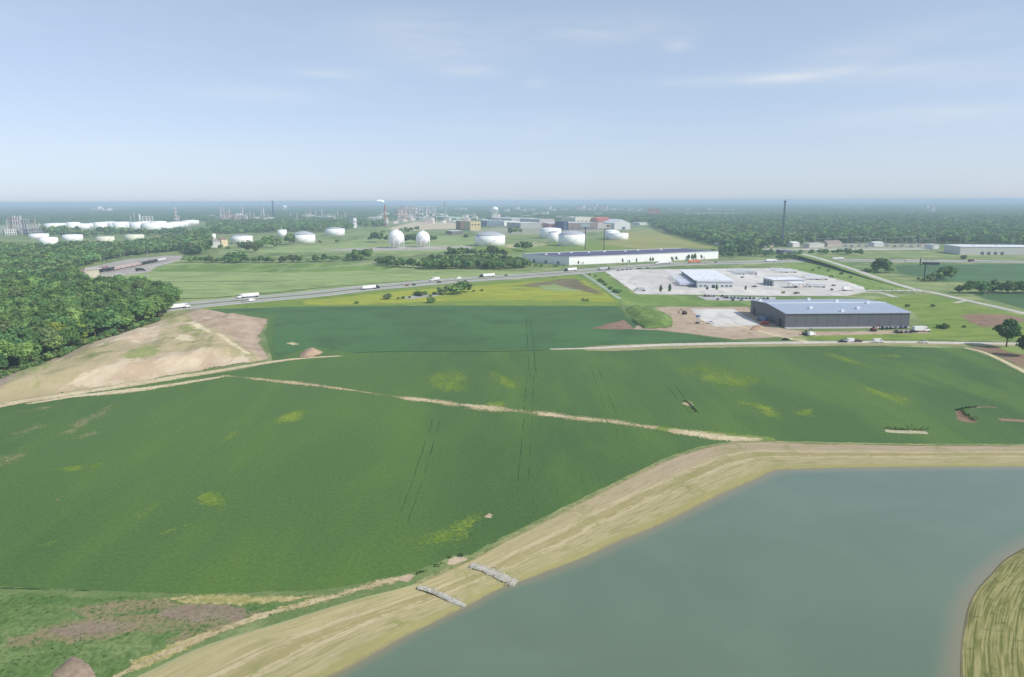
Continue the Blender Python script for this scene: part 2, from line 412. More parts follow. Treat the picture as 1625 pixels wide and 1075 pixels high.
def mat_bank():
    m, t = mat_new('straw bank'); p = t.pos(); a = t.attr('across'); l = t.attr('along')
    v = t.n('ShaderNodeCombineXYZ'); t.put(v.inputs[0], t.m('MULTIPLY', a, 14.0)); t.put(v.inputs[1], t.m('MULTIPLY', l, .035)); t.put(v.inputs[2], 0.0)
    ps = t.n('ShaderNodeSeparateXYZ'); t.put(ps.inputs[0], p); bare = t.ramp(ps.outputs[1], 150, 235)          # the crest is bare soil only along the farther half
    n1 = t.noise(v.outputs[0], 1.0, 5, .62, .25)           # mown streaks that run along the shore
    n2 = t.noise(p, .06, 4, .6); n3 = t.noise(p, .55, 4, .65)
    w = t.noise(t.mapping(v.outputs[0], 0, (0, 1, 1)), .35, 3, .6)
    aw = t.m('ADD', a, t.m('MULTIPLY', t.m('MULTIPLY', t.m('ADD', t.m('SUBTRACT', w, .5), t.m('MULTIPLY', t.m('SUBTRACT', n3, .5), .5)), 1.0), .3))
    fine = t.noise(v.outputs[0], 2.4, 4, .6)
    pinkt, light, olive, strawo = lin(186, 168, 142, .8), lin(196, 182, 146, .8), lin(168, 158, 112, .78), lin(180, 170, 128, .79)
    c = t.mix(bare, t.mix(t.ramp(n1, .35, .65), lin(176, 166, 120, .78), lin(188, 176, 134, .8)), t.mix(t.ramp(n1, .35, .65), pinkt, lin(176, 160, 132, .78)))
    c = t.mix(t.m('MULTIPLY', t.ramp(aw, .3, .36), t.ramp(n3, .2, .6, .5, 1)), c, light)
    c = t.mix(t.m('MULTIPLY', t.ramp(aw, .39, .43), t.ramp(n1, .25, .5, .45, 1)), c, olive)
    c = t.mix(t.ramp(aw, .53, .56), c, light)
    c = t.mix(t.ramp(aw, .58, .66), c, strawo)
    c = t.mix(t.m('MULTIPLY', t.ramp(fine, .46, .62), t.ramp(a, .05, .5, .35, .8)), c, lin(156, 148, 100, .76))
    c = t.mix(t.m('MULTIPLY', t.ramp(n3, .52, .74), .55), c, lin(190, 174, 142, .8))
    c = t.mix(t.m('MULTIPLY', t.ramp(n2, .5, .7), t.ramp(n3, .35, .65)), c, lin(148, 150, 92, .74))
    c = t.mix(t.m('MULTIPLY', t.ramp(a, .07, .01), t.ramp(n3, .3, .6)), c, lin(164, 168, 124, .76))
    rim = t.ramp(t.m('ADD', a, t.m('MULTIPLY', t.m('SUBTRACT', n3, .5), .22)), .84, .95)
    c = t.mix(rim, c, lin(168, 162, 108, .76))
    lush = t.attr('lush')                                   # the far shore is greener, in clumpy mown rows
    n4 = t.noise(v.outputs[0], 2.2, 4, .6)
    c2 = t.mix(t.ramp(n4, .38, .6), lin(132, 136, 74, .75), lin(182, 174, 116, .8)); c2 = t.mix(t.m('MULTIPLY', t.ramp(n3, .5, .75), .8), c2, lin(108, 118, 62, .72))
    c = t.mix(lush, c, c2)
    mud = t.ramp(t.m('ADD', a, t.m('MULTIPLY', n3, .09)), 1.02, 1.06)
    c = t.mix(mud, c, lin(150, 142, 108, .76))
    h = t.m('ADD', t.m('MULTIPLY', n3, .6), t.m('MULTIPLY', n1, .4))
    return finish(t, m, c, .95, .08, bump=h, bump_d=.35, bump_s=.6)
def build_bank():
    us = [0, .06, .14, .24, .34, .44, .54, .64, .74, .83, .9, .96, 1.0, 1.06, 1.16]
    n = len(crest); vs = []; ac = []; al = []; lu = []; s = 0.0
    cum = [0]
    for i in range(n): cum.append(cum[-1] + (crest[(i + 1) % n] - crest[i]).length)
    for i in range(n):
        c, w = crest[i], shore[i]
        px, py = topix(w); l = 1.0 if (py > 860 and px > 1400) else 0.0
        for u in us:
            p = c.lerp(w, u)
            d = Vector((w.x - c.x, w.y - c.y))
            prof = u if u <= 1 else 1 + (u - 1) * 2.2
            z = WZ * (prof ** 1.15)
            if 0 < u < 1: z += mnoise.noise((p.x * .09, p.y * .09, 0)) * .22 + mnoise.noise((p.x * .4, p.y * .4, 4)) * .07 + .12 * math.sin(u * 38) * l
            wob = mnoise.noise((cum[i] * .05, u * 2, 7)) * .35 if .1 < u < 1.1 else 0
            vs.append((p.x + d.x / max(d.length, .1) * wob, p.y + d.y / max(d.length, .1) * wob, z)); ac.append(u); al.append(cum[i]); lu.append(l)
    m = len(us); fs = []
    for i in range(n):
        j = (i + 1) % n
        for k in range(m - 1): fs.append((i * m + k, i * m + k + 1, j * m + k + 1, j * m + k))
    me = bpy.data.meshes.new('lake_bank'); me.from_pydata(vs, [], fs)
    for nm, v in (('across', ac), ('along', al), ('lush', lu)): me.attributes.new(nm, 'FLOAT', 'POINT').data.foreach_set('value', v)
    me.polygons.foreach_set('use_smooth', [True] * len(fs)); me.update()
    bm = bmesh.new(); bm.from_mesh(me)
    for f in bm.faces:
        if f.normal.z < 0: f.normal_flip()
    bm.to_mesh(me); bm.free()
    link('lake_bank', me, mat_bank(), None, 'structure')
build_bank()
def build_lake():
    m, t = mat_new('murky water'); p = t.pos()
    e = t.attr('edge'); n = t.noise(p, .03, 3, .5, .5)
    deep = t.mix(t.ramp(n, .35, .7), lin(101, 120, 92, .86), lin(107, 126, 98, .86))
    c = t.mix(t.ramp(t.m('ADD', e, t.m('MULTIPLY', t.m('SUBTRACT', t.noise(p, .15, 3), .5), .3)), .0, .85), lin(134, 130, 98, .85), deep)   # silt shows where it is shallow
    rip = t.m('ADD', t.noise(t.mapping(p, .5, (1, 2.2, 1)), .8, 3, .6), t.m('MULTIPLY', t.noise(t.mapping(p, .3, (1, 3, 1)), .09, 3), 2.2))
    finish(t, m, c, .1, 1.0, bump=rip, bump_d=.05, bump_s=.2)
    pts = [c.lerp(w, 1.03) for c, w in zip(crest, shore)]
    inner = [c.lerp(w, 1.0) + (Vector((w.x - c.x, w.y - c.y, 0)).normalized() * 7.0) for c, w in zip(crest, shore)]
    n_ = len(pts)
    bm = bmesh.new(); L = bm.verts.layers.float.new('edge')
    a = [bm.verts.new((q.x, q.y, WZ)) for q in pts]; b = [bm.verts.new((q.x, q.y, WZ)) for q in inner]
    for v in a: v[L] = 0.0
    for v in b: v[L] = 1.0
    for i in range(n_): j = (i + 1) % n_; bm.faces.new((a[i], a[j], b[j], b[i]))
    f = bm.faces.new(b); bmesh.ops.triangulate(bm, faces=[f])
    for f in bm.faces:
        f.normal_update()
        if f.normal.z < 0: f.normal_flip()
    me = bpy.data.meshes.new('lake'); bm.to_mesh(me); bm.free(); link('lake', me, m, None, 'structure')
build_lake()

# ------------------------------------------------------------------ fields, bare soil, meadows
K = .645
soy = soil('soy leaves', (lin(80, 114, 56, K), lin(96, 130, 62, K), lin(104, 138, 56, K)), (.006, .03), streak=(.45, .3), thr=(.40, .60), bump=.7, speck=.14, edge=True, soft=.5, edge_scale=.25, spec=.25, rough=.7)
soy2 = soil('soy leaves far', (lin(80, 118, 62, K), lin(90, 134, 72, K), lin(76, 112, 60, K)), (.006, .03), thr=(.42, .6), bump=.4, speck=.08, edge=True, soft=.4, spec=.25, rough=.7)
patch('soy_field', [(-160, 640), (15, 641), (100, 628), (250, 602), (380, 588), (430, 574), (424, 545), (418, 530), (426, 508), (340, 495), (330, 491), (450, 487), (700, 485), (985, 486), (1000, 505), (1060, 526), (1170, 540), (1240, 549),
                    (1400, 549), (1530, 553), (1570, 566), (1625, 592), (1760, 640), (1780, 703), (1625, 706), (1442, 705), (1309, 703), (1221, 700), (1160, 702), (1115, 709), (1057, 728), (1008, 751), (942, 784), (880, 815),
                    (809, 850), (748, 882), (720, 884), (655, 912), (520, 938), (320, 946), (150, 940), (0, 934), (-160, 930)], 2, soy, 1.6, .5)
patch('soy_field', [(330, 492), (450, 487), (700, 485), (985, 486), (1000, 505), (1060, 526), (1170, 540), (1150, 544), (1000, 549), (870, 556), (700, 559), (560, 563), (500, 552), (432, 572), (424, 545), (430, 500)], 3, soy2, 8, .5)
patch('soy_field', [(1418, 421), (1625, 419), (1800, 420), (1800, 452), (1625, 447), (1500, 448), (1425, 434)], 2, soy2, 3, .5)
patch('soy_field', [(1540, 468), (1625, 464), (1800, 470), (1800, 520), (1660, 500), (1625, 491)], 2, soy2, 3, .5)

lush = soil('lush meadow', (lin(106, 138, 68, .75), lin(130, 156, 82, .76), lin(150, 168, 96, .78)), (.008, .05), streak=(.66, .25), edge=True, edge_scale=.05)
mead = soil('mown meadow', (lin(128, 150, 94, .78), lin(150, 168, 108, .8), lin(168, 182, 120, .82)), (.006, .03), streak=(1.52, 3.5), edge=True, edge_scale=.04, thr=(.42, .56))
yell = soil('yellow flowering weeds', (lin(164, 172, 70, .72), lin(176, 184, 74, .74), lin(142, 160, 78, .7)), (.007, .04), streak=(1.5, 3), edge=True, edge_scale=.05, thr=(.45, .6))
yelg = soil('yellow green grass', (lin(132, 156, 74, .72), lin(146, 164, 80, .72), lin(112, 142, 68, .7)), (.01, .05), streak=(1.4, 2), edge=True, edge_scale=.06)
brown = soil('brown stubble', (lin(128, 116, 94, .75), lin(142, 132, 104, .75), lin(118, 122, 82, .72)), (.02, .1), edge=True, edge_scale=.06, soft=1.3, cover=.7)
conc = soil('pale concrete', (lin(198, 194, 186, .92), lin(218, 214, 206, .92), lin(190, 184, 178, .88)), (.02, .09), streak=(.3, .35), edge=True, edge_scale=.2, soft=.4, bump=.05, speck=.08)
gravel = soil('gravel', (lin(178, 172, 164, .82), lin(192, 186, 176, .82), lin(164, 152, 142, .8)), (.02, .1), edge=True, edge_scale=.12)
sand = soil('sandy track', (lin(206, 190, 154, .85), lin(218, 204, 168, .86), lin(184, 168, 128, .8)), (.03, .2), edge=True, edge_scale=.2, soft=1.5, cover=.3)
tan = soil('bare tan soil', (lin(196, 174, 146, .82), lin(182, 158, 134, .8), lin(208, 190, 160, .82)), (.03, .15), edge=True, edge_scale=.1, soft=1.1)
pink = soil("reddish fill", (lin(186, 166, 142, .82), lin(198, 180, 156, .82), lin(172, 150, 124, .8)), (.03, .15), edge=True, edge_scale=.1)
asph = soil('worn asphalt', (lin(164, 164, 160, .84), lin(172, 172, 168, .84), lin(152, 152, 150, .84)), (.03, .3), edge=True, edge_scale=.6, soft=.4, bump=.02, speck=.05)
pale = soil('pale road', (lin(196, 192, 180, .84), lin(206, 202, 190, .84), lin(182, 178, 166, .82)), (.03, .25), edge=True, edge_scale=.5, soft=.4, bump=.03, speck=.06)
medi = soil('median grass', (lin(134, 142, 116, .75), lin(146, 152, 126, .75), lin(120, 132, 98, .72)), (.03, .1), edge=True)

patch('meadow', [(118, 464), (150, 443), (235, 428), (262, 420), (300, 417), (430, 418), (560, 417), (650, 424), (830, 431), (900, 428), (870, 434), (740, 443), (630, 452), (480, 468), (300, 484), (262, 488), (230, 470), (160, 470)], 1, mead, 10, 2)
patch('meadow', [(230, 424), (300, 419), (430, 419), (560, 417), (640, 424), (620, 430), (460, 434), (300, 432), (240, 433)], 2, lush, 20, 4)
patch('meadow', [(290, 493), (330, 488), (480, 473), (640, 457), (760, 449), (920, 436), (985, 474), (985, 486), (700, 485), (450, 487), (330, 491)], 1, yelg, 4, 1)
patch('flower_strip', [(470, 478), (560, 469), (640, 461), (760, 453), (840, 446), (930, 445), (960, 462), (985, 476), (985, 484), (820, 480), (700, 484), (480, 485)], 2, yell, 8, 3)
patch('meadow', [(560, 483), (700, 478), (800, 476), (980, 479), (985, 486), (700, 485.5)], 3, yelg, 4, 1)
patch('bare_patch', [(795, 455), (830, 449), (880, 442), (925, 440), (950, 455), (985, 472), (940, 470), (900, 462), (850, 458)], 3, brown, 18, 5)
patch('bare_patch', [(848, 453), (880, 450), (912, 456), (940, 464), (880, 464), (850, 460)], 4, mead, 14, 5)
patch('bare_patch', [(630, 473), (660, 468), (710, 465), (705, 469), (680, 472), (650, 476)], 4, gravel, 5, 2)
patch('meadow', [(960, 466), (985, 470), (1010, 468), (1103, 470), (1120, 477), (1230, 479), (1190, 486), (985, 485)], 2, lush, 4, 1.5)
patch('meadow', [(925, 436), (958, 432), (1010, 468), (1000, 472), (985, 470)], 2, lush, 5, 1)
patch('meadow', [(1440, 492), (1380, 474), (1470, 466), (1500, 472), (1560, 487), (1625, 500), (1760, 530), (1700, 541), (1400, 541), (1300, 541), (1245, 530), (1260, 524), (1440, 526), (1470, 520)], 1, yelg, 6, 2)
patch('meadow', [(1268, 412), (1300, 420), (1345, 432), (1400, 449), (1460, 462), (1370, 461), (1345, 447), (1310, 439), (1250, 428), (1240, 420)], 1, lush, 6, 2)
patch('bare_soil', [(1516, 500), (1545, 497), (1600, 499), (1640, 508), (1590, 522), (1555, 519), (1530, 509)], 2, soil('turned soil', (lin(150, 124, 102, .75), lin(164, 138, 114, .75), lin(136, 110, 92, .75)), (.03, .15), edge=True, edge_scale=.08), 5, 2)
patch('bare_soil', [(1528, 551), (1590, 549), (1700, 552), (1760, 640), (1625, 586), (1575, 562)], 3, MC['turned soil'], 3, 1)
patch('meadow', [(1570, 548), (1625, 548), (1700, 560), (1700, 574), (1640, 566), (1600, 560)], 4, lush, 4, 1.5)
patch('meadow', [(850, 385), (1000, 376), (1040, 366), (1100, 378), (1160, 394), (1120, 397), (900, 405), (800, 402), (745, 396), (750, 386)], 1, yelg, 25, 6)
patch('meadow', [(960, 370), (1035, 364), (1110, 385), (1150, 394), (1010, 396), (940, 388)], 2, soil('dry yellow grass', (lin(166, 164, 96, .74), lin(150, 158, 90, .74), lin(176, 172, 108, .74)), (.006, .02), edge=True, edge_scale=.03, soft=1.4), 30, 8)
patch('meadow', [(335, 396), (520, 388), (600, 372), (760, 376), (760, 400), (560, 402), (340, 402)], 1, mead, 20, 5)
patch('tank_pad', [(500, 397), (560, 394), (640, 391.5), (748, 390.5), (750, 396), (640, 397.5), (560, 399)], 2, gravel, 6, 2)
patch('tank_pad', [(795, 389), (830, 384), (880, 383), (870, 391), (830, 394), (800, 395)], 2, soil('sandy pad', (lin(190, 180, 140, .8), lin(150, 160, 100, .75), lin(200, 192, 160, .8)), (.01, .05), edge=True, edge_scale=.03, soft=1.4), 20, 6)
patch('bare_earth', [(662, 367), (690, 364), (737, 364), (742, 357), (728, 354), (700, 353), (655, 352), (615, 361), (612, 365)], 2, soil('stripped earth', (lin(206, 192, 160, .82), lin(196, 180, 148, .82), lin(216, 204, 176, .82)), (.006, .03), edge=True, edge_scale=.02), 30, 8)
patch('industrial_yard', [(740, 366), (830, 358), (1000, 356), (1010, 365), (880, 372), (760, 374)], 1, soil('yard', (lin(170, 168, 150, .8), lin(150, 160, 120, .75), lin(186, 182, 168, .8)), (.01, .05), edge=True, edge_scale=.03), 30, 6)
patch('industrial_yard', [(-30, 372), (60, 369), (90, 366), (320, 358), (320, 352), (70, 356), (-30, 360)], 1, MC['yard'], 30, 6)
patch('industrial_yard', [(1255, 393), (1290, 386), (1480, 385), (1500, 392), (1480, 396), (1290, 397)], 1, MC['yard'], 20, 5)
patch('pale_field', [(1140, 397), (1215, 396.5), (1300, 397.5), (1480, 396.5), (1480, 394.5), (1300, 395), (1150, 394.5)], 2, pale, 6, 1)

# truck yard, building sites, rail yard
patch('truck_yard', [(959, 431), (1010, 467.5), (1103, 468), (1225, 470), (1345, 470), (1376, 464), (1372, 456), (1345, 447), (1312, 439), (1270, 430), (1235, 425.5), (1100, 427), (985, 428)], 3, conc, 2.5, .4)
patch('car_park', [(1104, 470), (1120, 476.5), (1232, 479), (1232, 472)], 3, soil('grey lot', (lin(186, 186, 182, .84), lin(196, 196, 192, .84), lin(170, 170, 168, .82)), (.03, .2), edge=True, edge_scale=.3, soft=.4, bump=.03), 1.5, .3)
patch('fill_ground', [(1035, 488), (1120, 487), (1192, 487), (1200, 500), (1246, 522), (1300, 526), (1420, 524), (1480, 522), (1476, 530), (1300, 534), (1240, 536), (1165, 540), (1100, 531), (1040, 525), (1000, 523), (1012, 512), (1062, 503)], 4, pink, 4, 1.2)
patch('concrete_slab', [(1094, 490), (1165, 490.5), (1210, 516), (1170, 519), (1135, 519), (1110, 507)], 5, conc, 2, .6)
patch('bare_soil', [(933, 522), (960, 514), (992, 507), (1012, 523), (980, 524)], 5, MC['turned soil'], 4, 1)
patch('rail_yard_ground', [(118, 443), (160, 442), (238, 432), (250, 424), (285, 414), (296, 406), (262, 406), (200, 412), (140, 424), (116, 434)], 2, gravel, 4, 1.5)

M_track0 = soil('field seam', (lin(66, 106, 58, .62), lin(60, 98, 54, .6), lin(76, 116, 64, .62)), (.05, .3), edge=True, edge_scale=.3, soft=1.4, cover=.5, bump=0)
HW = [(60, 512), (180, 498), (300, 485), (400, 475.5), (503, 466.5), (580, 457.5), (630, 453.3), (680, 448.5), (740, 444), (800, 440), (870, 435.2), (921, 431), (960, 427.5), (1020, 422.8), (1060, 420), (1110, 418.2), (1180, 416.6), (1250, 414.6), (1330, 413.6), (1420, 414), (1500, 414.6), (1625, 416), (1800, 419)]
hwp = spline([W(*p) for p in HW], 4, False)
def offset(pts, d):
    out = []
    for i, p in enumerate(pts):
        t = pts[min(i + 1, len(pts) - 1)] - pts[max(i - 1, 0)]; t.z = 0; t.normalize()
        out.append(p + Vector((-t.y, t.x, 0)) * d)
    return out
strip('highway_median', None, 50, 3, medi, .12, world=hwp, smooth=False)
strip('highway', None, 17, 4, pale, .04, world=offset(hwp, -13.5), smooth=False)
strip('highway', None, 17, 4, pale, .04, world=offset(hwp, 13.5), smooth=False)
strip('highway_lanes', None, 8.6, 5, asph, .04, world=offset(hwp, -13), smooth=False)
strip('highway_lanes', None, 8.6, 5, asph, .04, world=offset(hwp, 13), smooth=False)
def lane_marks():
    b = MB()
    for off in (-13, 13):
        q = offset(hwp, off); s = 0.0
        for a, c in zip(q, q[1:]):
            L = (c - a).length; d = (c - a) / L; nn = Vector((-d.y, d.x, 0)); u = 12 - s % 12 if s % 12 else 0
            while u < L - 3:
                p0, p1 = a + d * u, a + d * (u + 3)
                b.add([p0 + nn * .1 + Vector((0, 0, .12)), p0 - nn * .1 + Vector((0, 0, .12)), p1 - nn * .1 + Vector((0, 0, .12)), p1 + nn * .1 + Vector((0, 0, .12))], [(0, 1, 2, 3)]); u += 12
            s += L
    b.build('road_marking', plain('white road paint', (.75, .75, .72)), kind='structure')
lane_marks()
RD = [(1268, 408.5), (1300, 416), (1345, 428.5), (1400, 445), (1450, 459), (1480, 464.5), (1530, 476), (1580, 487), (1625, 497.5), (1720, 519)]
strip('grass_bank', RD[:5], [40, 38, 30, 24, 16], 4, lush, .2, zs=[6.2, 5.2, 3, .8, .1])
strip('side_road', RD, [9.5, 9.5, 9.5, 9, 9, 8, 7.5, 7.5, 7.5, 7.5], 9, pale, .06, zs=[6.3, 5.3, 3.1, .9, .15, .05, 0, 0, 0, 0])
strip('side_road', [(1366, 461), (1400, 461.5), (1440, 461.5), (1462, 461.8)], [9, 9, 10, 16], 8, pale, .06)
strip('side_road', [(1362, 464), (1395, 464.5), (1410, 468.5), (1421, 472)], 7, 7, pale, .08)
strip('side_road', [(1515, 481), (1530, 478), (1542, 476.5)], 5, 6, pale, .1)
strip('service_lane', [(922, 433), (945, 447), (965, 461), (984, 475)], 4.5, 6, soil('pale gravel lane', (lin(170, 184, 170, .8), lin(180, 190, 178, .8), lin(150, 166, 140, .8)), (.05, .2), edge=True, edge_scale=.3), .15)
GR = [(872, 554.5), (940, 553), (1000, 550), (1080, 547), (1200, 544.8), (1400, 543), (1520, 544.6), (1625, 546), (1760, 547)]
strip('road_verge', [(925, 554), (960, 553), (1000, 551.5), (1080, 549), (1200, 547), (1400, 545.5), (1520, 546.5), (1640, 548)], [10, 20, 22, 20, 18, 15, 13, 13], 5, soil('dry verge', (lin(170, 162, 122, .78), lin(150, 156, 100, .75), lin(184, 172, 136, .8)), (.04, .2), streak=(1.5, 4), edge=True, edge_scale=.15), .25)
strip('gravel_road', GR, [3, 5, 7, 8, 8, 8, 8, 8, 8], 7, soil('pale gravel', (lin(206, 198, 184, .84), lin(216, 208, 192, .84), lin(190, 180, 164, .82)), (.04, .25), edge=True, edge_scale=.3, soft=.7, bump=.05), .14)
strip('gravel_road', [(1150, 514), (1180, 520), (1215, 528), (1250, 537), (1285, 543)], [5, 5, 6, 7, 9], 6, sand, .3)
strip('dirt_track', [(1530, 552), (1560, 559), (1590, 572), (1625, 590), (1700, 630)], 4, 6, sand, .2)
strip('dirt_track', [(250, 477), (284, 494)], 5, 4, sand, .3)
strip('gravel_strip', [(555, 419), (590, 417.5), (625, 416.5)], 5, 3, pale, .3)
strip('meadow_path', [(440, 427), (500, 426), (560, 421), (600, 418)], 5, 4, pale, .3)
strip('crop_rim', [(560, 560), (640, 558), (760, 558.5), (875, 556)], 3, 6, M_track0, .3)
strip('hedge_line', [(205, 447), (300, 447), (380, 447), (470, 446.5)], 5, 4, soil('tall dark grass', (lin(86, 112, 66, .7), lin(78, 102, 60, .7), lin(98, 124, 72, .7)), (.04, .2), edge=True, cover=.5), .3)
strip('hedge_line', [(130, 470), (240, 474), (300, 474), (360, 471), (500, 459)], 9, 4, MC['tall dark grass'], .35)
strip('hedge_line', [(450, 462), (600, 449.5), (760, 440), (900, 428.5)], 8, 2, MC['tall dark grass'], .35)
strip('meadow_path', [(155, 450), (190, 446)], 4, 4, pale, .3)

# tracks and washed out strips in the crop
strip('dirt_track', [(-40, 652), (15, 640), (60, 633), (150, 619), (250, 604), (340, 590), (430, 575), (480, 569), (545, 565)], [14, 13, 12, 13, 13, 10, 8, 6, 3], 7, sand, .3)
strip('dirt_track', [(40, 642), (120, 629), (190, 622), (260, 613), (360, 597)], [4, 8, 13, 11, 4], 6, sand, .4)
strip('washed_strip', [(350, 596), (420, 603), (500, 612), (560, 620), (620, 629), (700, 639), (800, 651), (900, 662), (1000, 674), (1045, 680)], [4, 9, 9, 5, 6, 11, 13, 12, 11, 8], 7, soil('washed soil', (lin(196, 180, 138, .8), lin(212, 196, 156, .82), lin(150, 158, 92, .75)), (.05, .25), edge=True, edge_scale=.12, soft=2.2, cover=1.25, cover_scale=.06), .42)
strip('washed_strip', [(640, 632.5), (720, 641), (800, 650), (900, 662), (980, 671), (1035, 678)], [4, 7, 7, 7, 7, 5], 8, soil('broken sand', (lin(206, 190, 154, .85), lin(218, 204, 168, .86), lin(184, 168, 128, .8)), (.03, .2), edge=True, edge_scale=.2, soft=2.2, cover=1.2, cover_scale=.07), .42)
strip('washed_strip', [(1060, 683), (1110, 690), (1160, 696), (1210, 698)], [7, 12, 11, 4], 8, sand, .4)
strip('washed_strip', [(1020, 676), (1080, 685), (1150, 691), (1230, 698)], [6, 12, 14, 5], 6, soil('thin crop', (lin(128, 152, 76, .72), lin(150, 162, 90, .74), lin(112, 144, 72, .72)), (.05, .2), edge=True, edge_scale=.1, soft=1.3, cover=.4), .4)
for pts in ([(448, 609), (456, 603)], [(468, 614), (480, 604)], [(484, 615), (496, 606)], [(520, 611), (500, 614)]):
    strip('washed_strip', pts, 4, 9, sand, .4)
M_track = soil('crushed crop', (lin(70, 106, 60, .62), lin(62, 98, 55, .6), lin(78, 114, 64, .62)), (.05, .3), edge=True, edge_scale=.5, soft=1.4, cover=1.3, cover_scale=.06, bump=0)
def pair(a, b, gap, w=.55):
    A, B = W(*a), W(*b); d = (B - A).normalized(); n = Vector((-d.y, d.x, 0))
    for s in (-.5, .5):
        k = 8; pts = [A.lerp(B, i / k) + n * (gap * s + .12 * math.sin(i * 1.7)) for i in range(k + 1)]
        strip('wheel_track', None, w, 6, M_track, .3, world=pts)
pair((838, 500), (846, 600), 3.6, .7); pair((842, 590), (838, 655), 3.6); pair((838, 660), (830, 765), 3.4)
pair((692, 668), (662, 765), 3.2); pair((664, 760), (638, 830), 3.2, .45); pair((942, 580), (970, 655), 4.0); pair((1062, 610), (1104, 658), 4.0, .6); pair((985, 680), (990, 722), 3.4, .4)
weak = soil('yellowing crop', (lin(116, 144, 58, .72), lin(140, 158, 64, .74), lin(104, 136, 56, .7)), (.05, .25), streak=(.3, .45), edge=True, edge_scale=.12, soft=3.2, cover=1.0, cover_scale=.1)
for pts in ([(676, 600), (720, 588), (750, 592), (745, 612), (715, 622), (690, 616)], [(775, 592), (800, 594), (826, 606), (815, 616), (790, 608)], [(1352, 610), (1380, 612), (1440, 634), (1425, 642), (1390, 630)],
            [(1170, 640), (1220, 643), (1240, 660), (1210, 658)], [(425, 672), (455, 655), (485, 654), (470, 668)], [(345, 700), (365, 685), (380, 688), (360, 702)], [(310, 795), (330, 782), (360, 790), (345, 808)],
            [(1085, 588), (1130, 582), (1200, 600), (1180, 614), (1120, 608)], [(1310, 562), (1345, 566), (1375, 578), (1350, 578)], [(1380, 564), (1420, 562), (1430, 568)], [(85, 745), (130, 738), (120, 748)], [(88, 798), (104, 786), (100, 794)], [(140, 740), (166, 734), (150, 745)], [(236, 850), (300, 832), (270, 846)], [(55, 868), (100, 852), (80, 866)], [(220, 815), (255, 785), (280, 762), (270, 780), (240, 812)], [(760, 640), (800, 638), (790, 646)], [(1255, 655), (1290, 650), (1285, 662)], [(620, 850), (700, 835), (760, 810), (780, 790), (740, 850), (680, 870)]):
    mx_, my_ = sum(q[0] for q in pts) / len(pts), sum(q[1] for q in pts) / len(pts); big = [(x + (x - mx_) * .3, y + (y - my_) * .3) for x, y in pts]
    wp = [W(*q) for q in big]; ar = abs(sum(a.x * b.y - b.x * a.y for a, b in zip(wp, wp[1:] + wp[:1]))) / 2
    patch('yellow_crop', big, 4, weak, min(16, .36 * ar ** .5), min(5, .1 * ar ** .5), smooth=True)
patch('bare_spot', [(762, 822), (775, 813), (786, 816), (778, 824)], 5, tan, 1.5, .5)
patch('bare_spot', [(1076, 640), (1090, 632), (1104, 640), (1108, 656), (1098, 655), (1090, 646)], 5, sand, 3, .8)
patch('bare_spot', [(450, 545), (466, 541), (478, 547), (464, 549)], 5, sand, 3, 1)
ditch = soil('bare ditch', (lin(190, 182, 150, .82), lin(200, 192, 160, .82), lin(176, 164, 136, .8)), (.05, .3), edge=True, edge_scale=.4)
strip('ditch', [(1404, 683.5), (1425, 685.5), (1455, 686), (1472, 687)], 4.2, 6, ditch, .15)
strip('ditch', [(1521, 652), (1527, 659), (1534, 666), (1540, 671)], [3, 4.5, 9, 6], 6, MC['turned soil'], .25)
strip('ditch', [(1540, 648), (1560, 646), (1582, 647)], 1.6, 6, MC['turned soil'], .3)
strip('ditch', [(1585, 666), (1605, 667), (1640, 669)], 4, 6, MC['turned soil'], .25)
CROP_EDGES = []
def crop_wall(px, h=1.7): CROP_EDGES.append((px, h))
crop_wall([(1404, 681.5), (1425, 682.5), (1455, 683), (1466, 683.5), (1474, 687)]); crop_wall([(1525, 652), (1532, 660), (1548, 670)]); crop_wall([(1516, 652), (1530, 648), (1550, 646.5)], .7)
crop_wall([(1085, 636), (1094, 641), (1104, 654)], .8)
crop_wall([(1004, 510), (1014, 517), (1023, 522)], 2.2)

# rough ground at the near end of the field
wild = soil('rough weeds', (lin(102, 132, 72, .72), lin(128, 148, 92, .75), lin(90, 124, 64, .7)), (.05, .3), edge=True, edge_scale=.15, bump=.8, speck=.25)
patch('rough_grass', [(-160, 934), (0, 936), (150, 943), (320, 949), (520, 942), (600, 928), (560, 945), (440, 978), (327, 1018), (240, 1058), (130, 1120), (-160, 1140)], 3, wild, 3, 1)
dead = soil('dead weeds', (lin(164, 146, 118, .76), lin(146, 138, 100, .74), lin(132, 142, 88, .72)), (.08, .4), edge=True, edge_scale=.22, soft=3.0, cover=.85, cover_scale=.13)
greyd = soil('grey dead weeds', (lin(160, 144, 124, .76), lin(150, 130, 114, .75), lin(144, 140, 106, .74)), (.1, .5), edge=True, edge_scale=.2, soft=2.8, cover=.6, cover_scale=.12)
strawd = soil('straw weeds', (lin(192, 176, 124, .78), lin(166, 162, 100, .75), lin(206, 190, 142, .8)), (.1, .5), edge=True, edge_scale=.25, soft=2.2, cover=.45, cover_scale=.12)
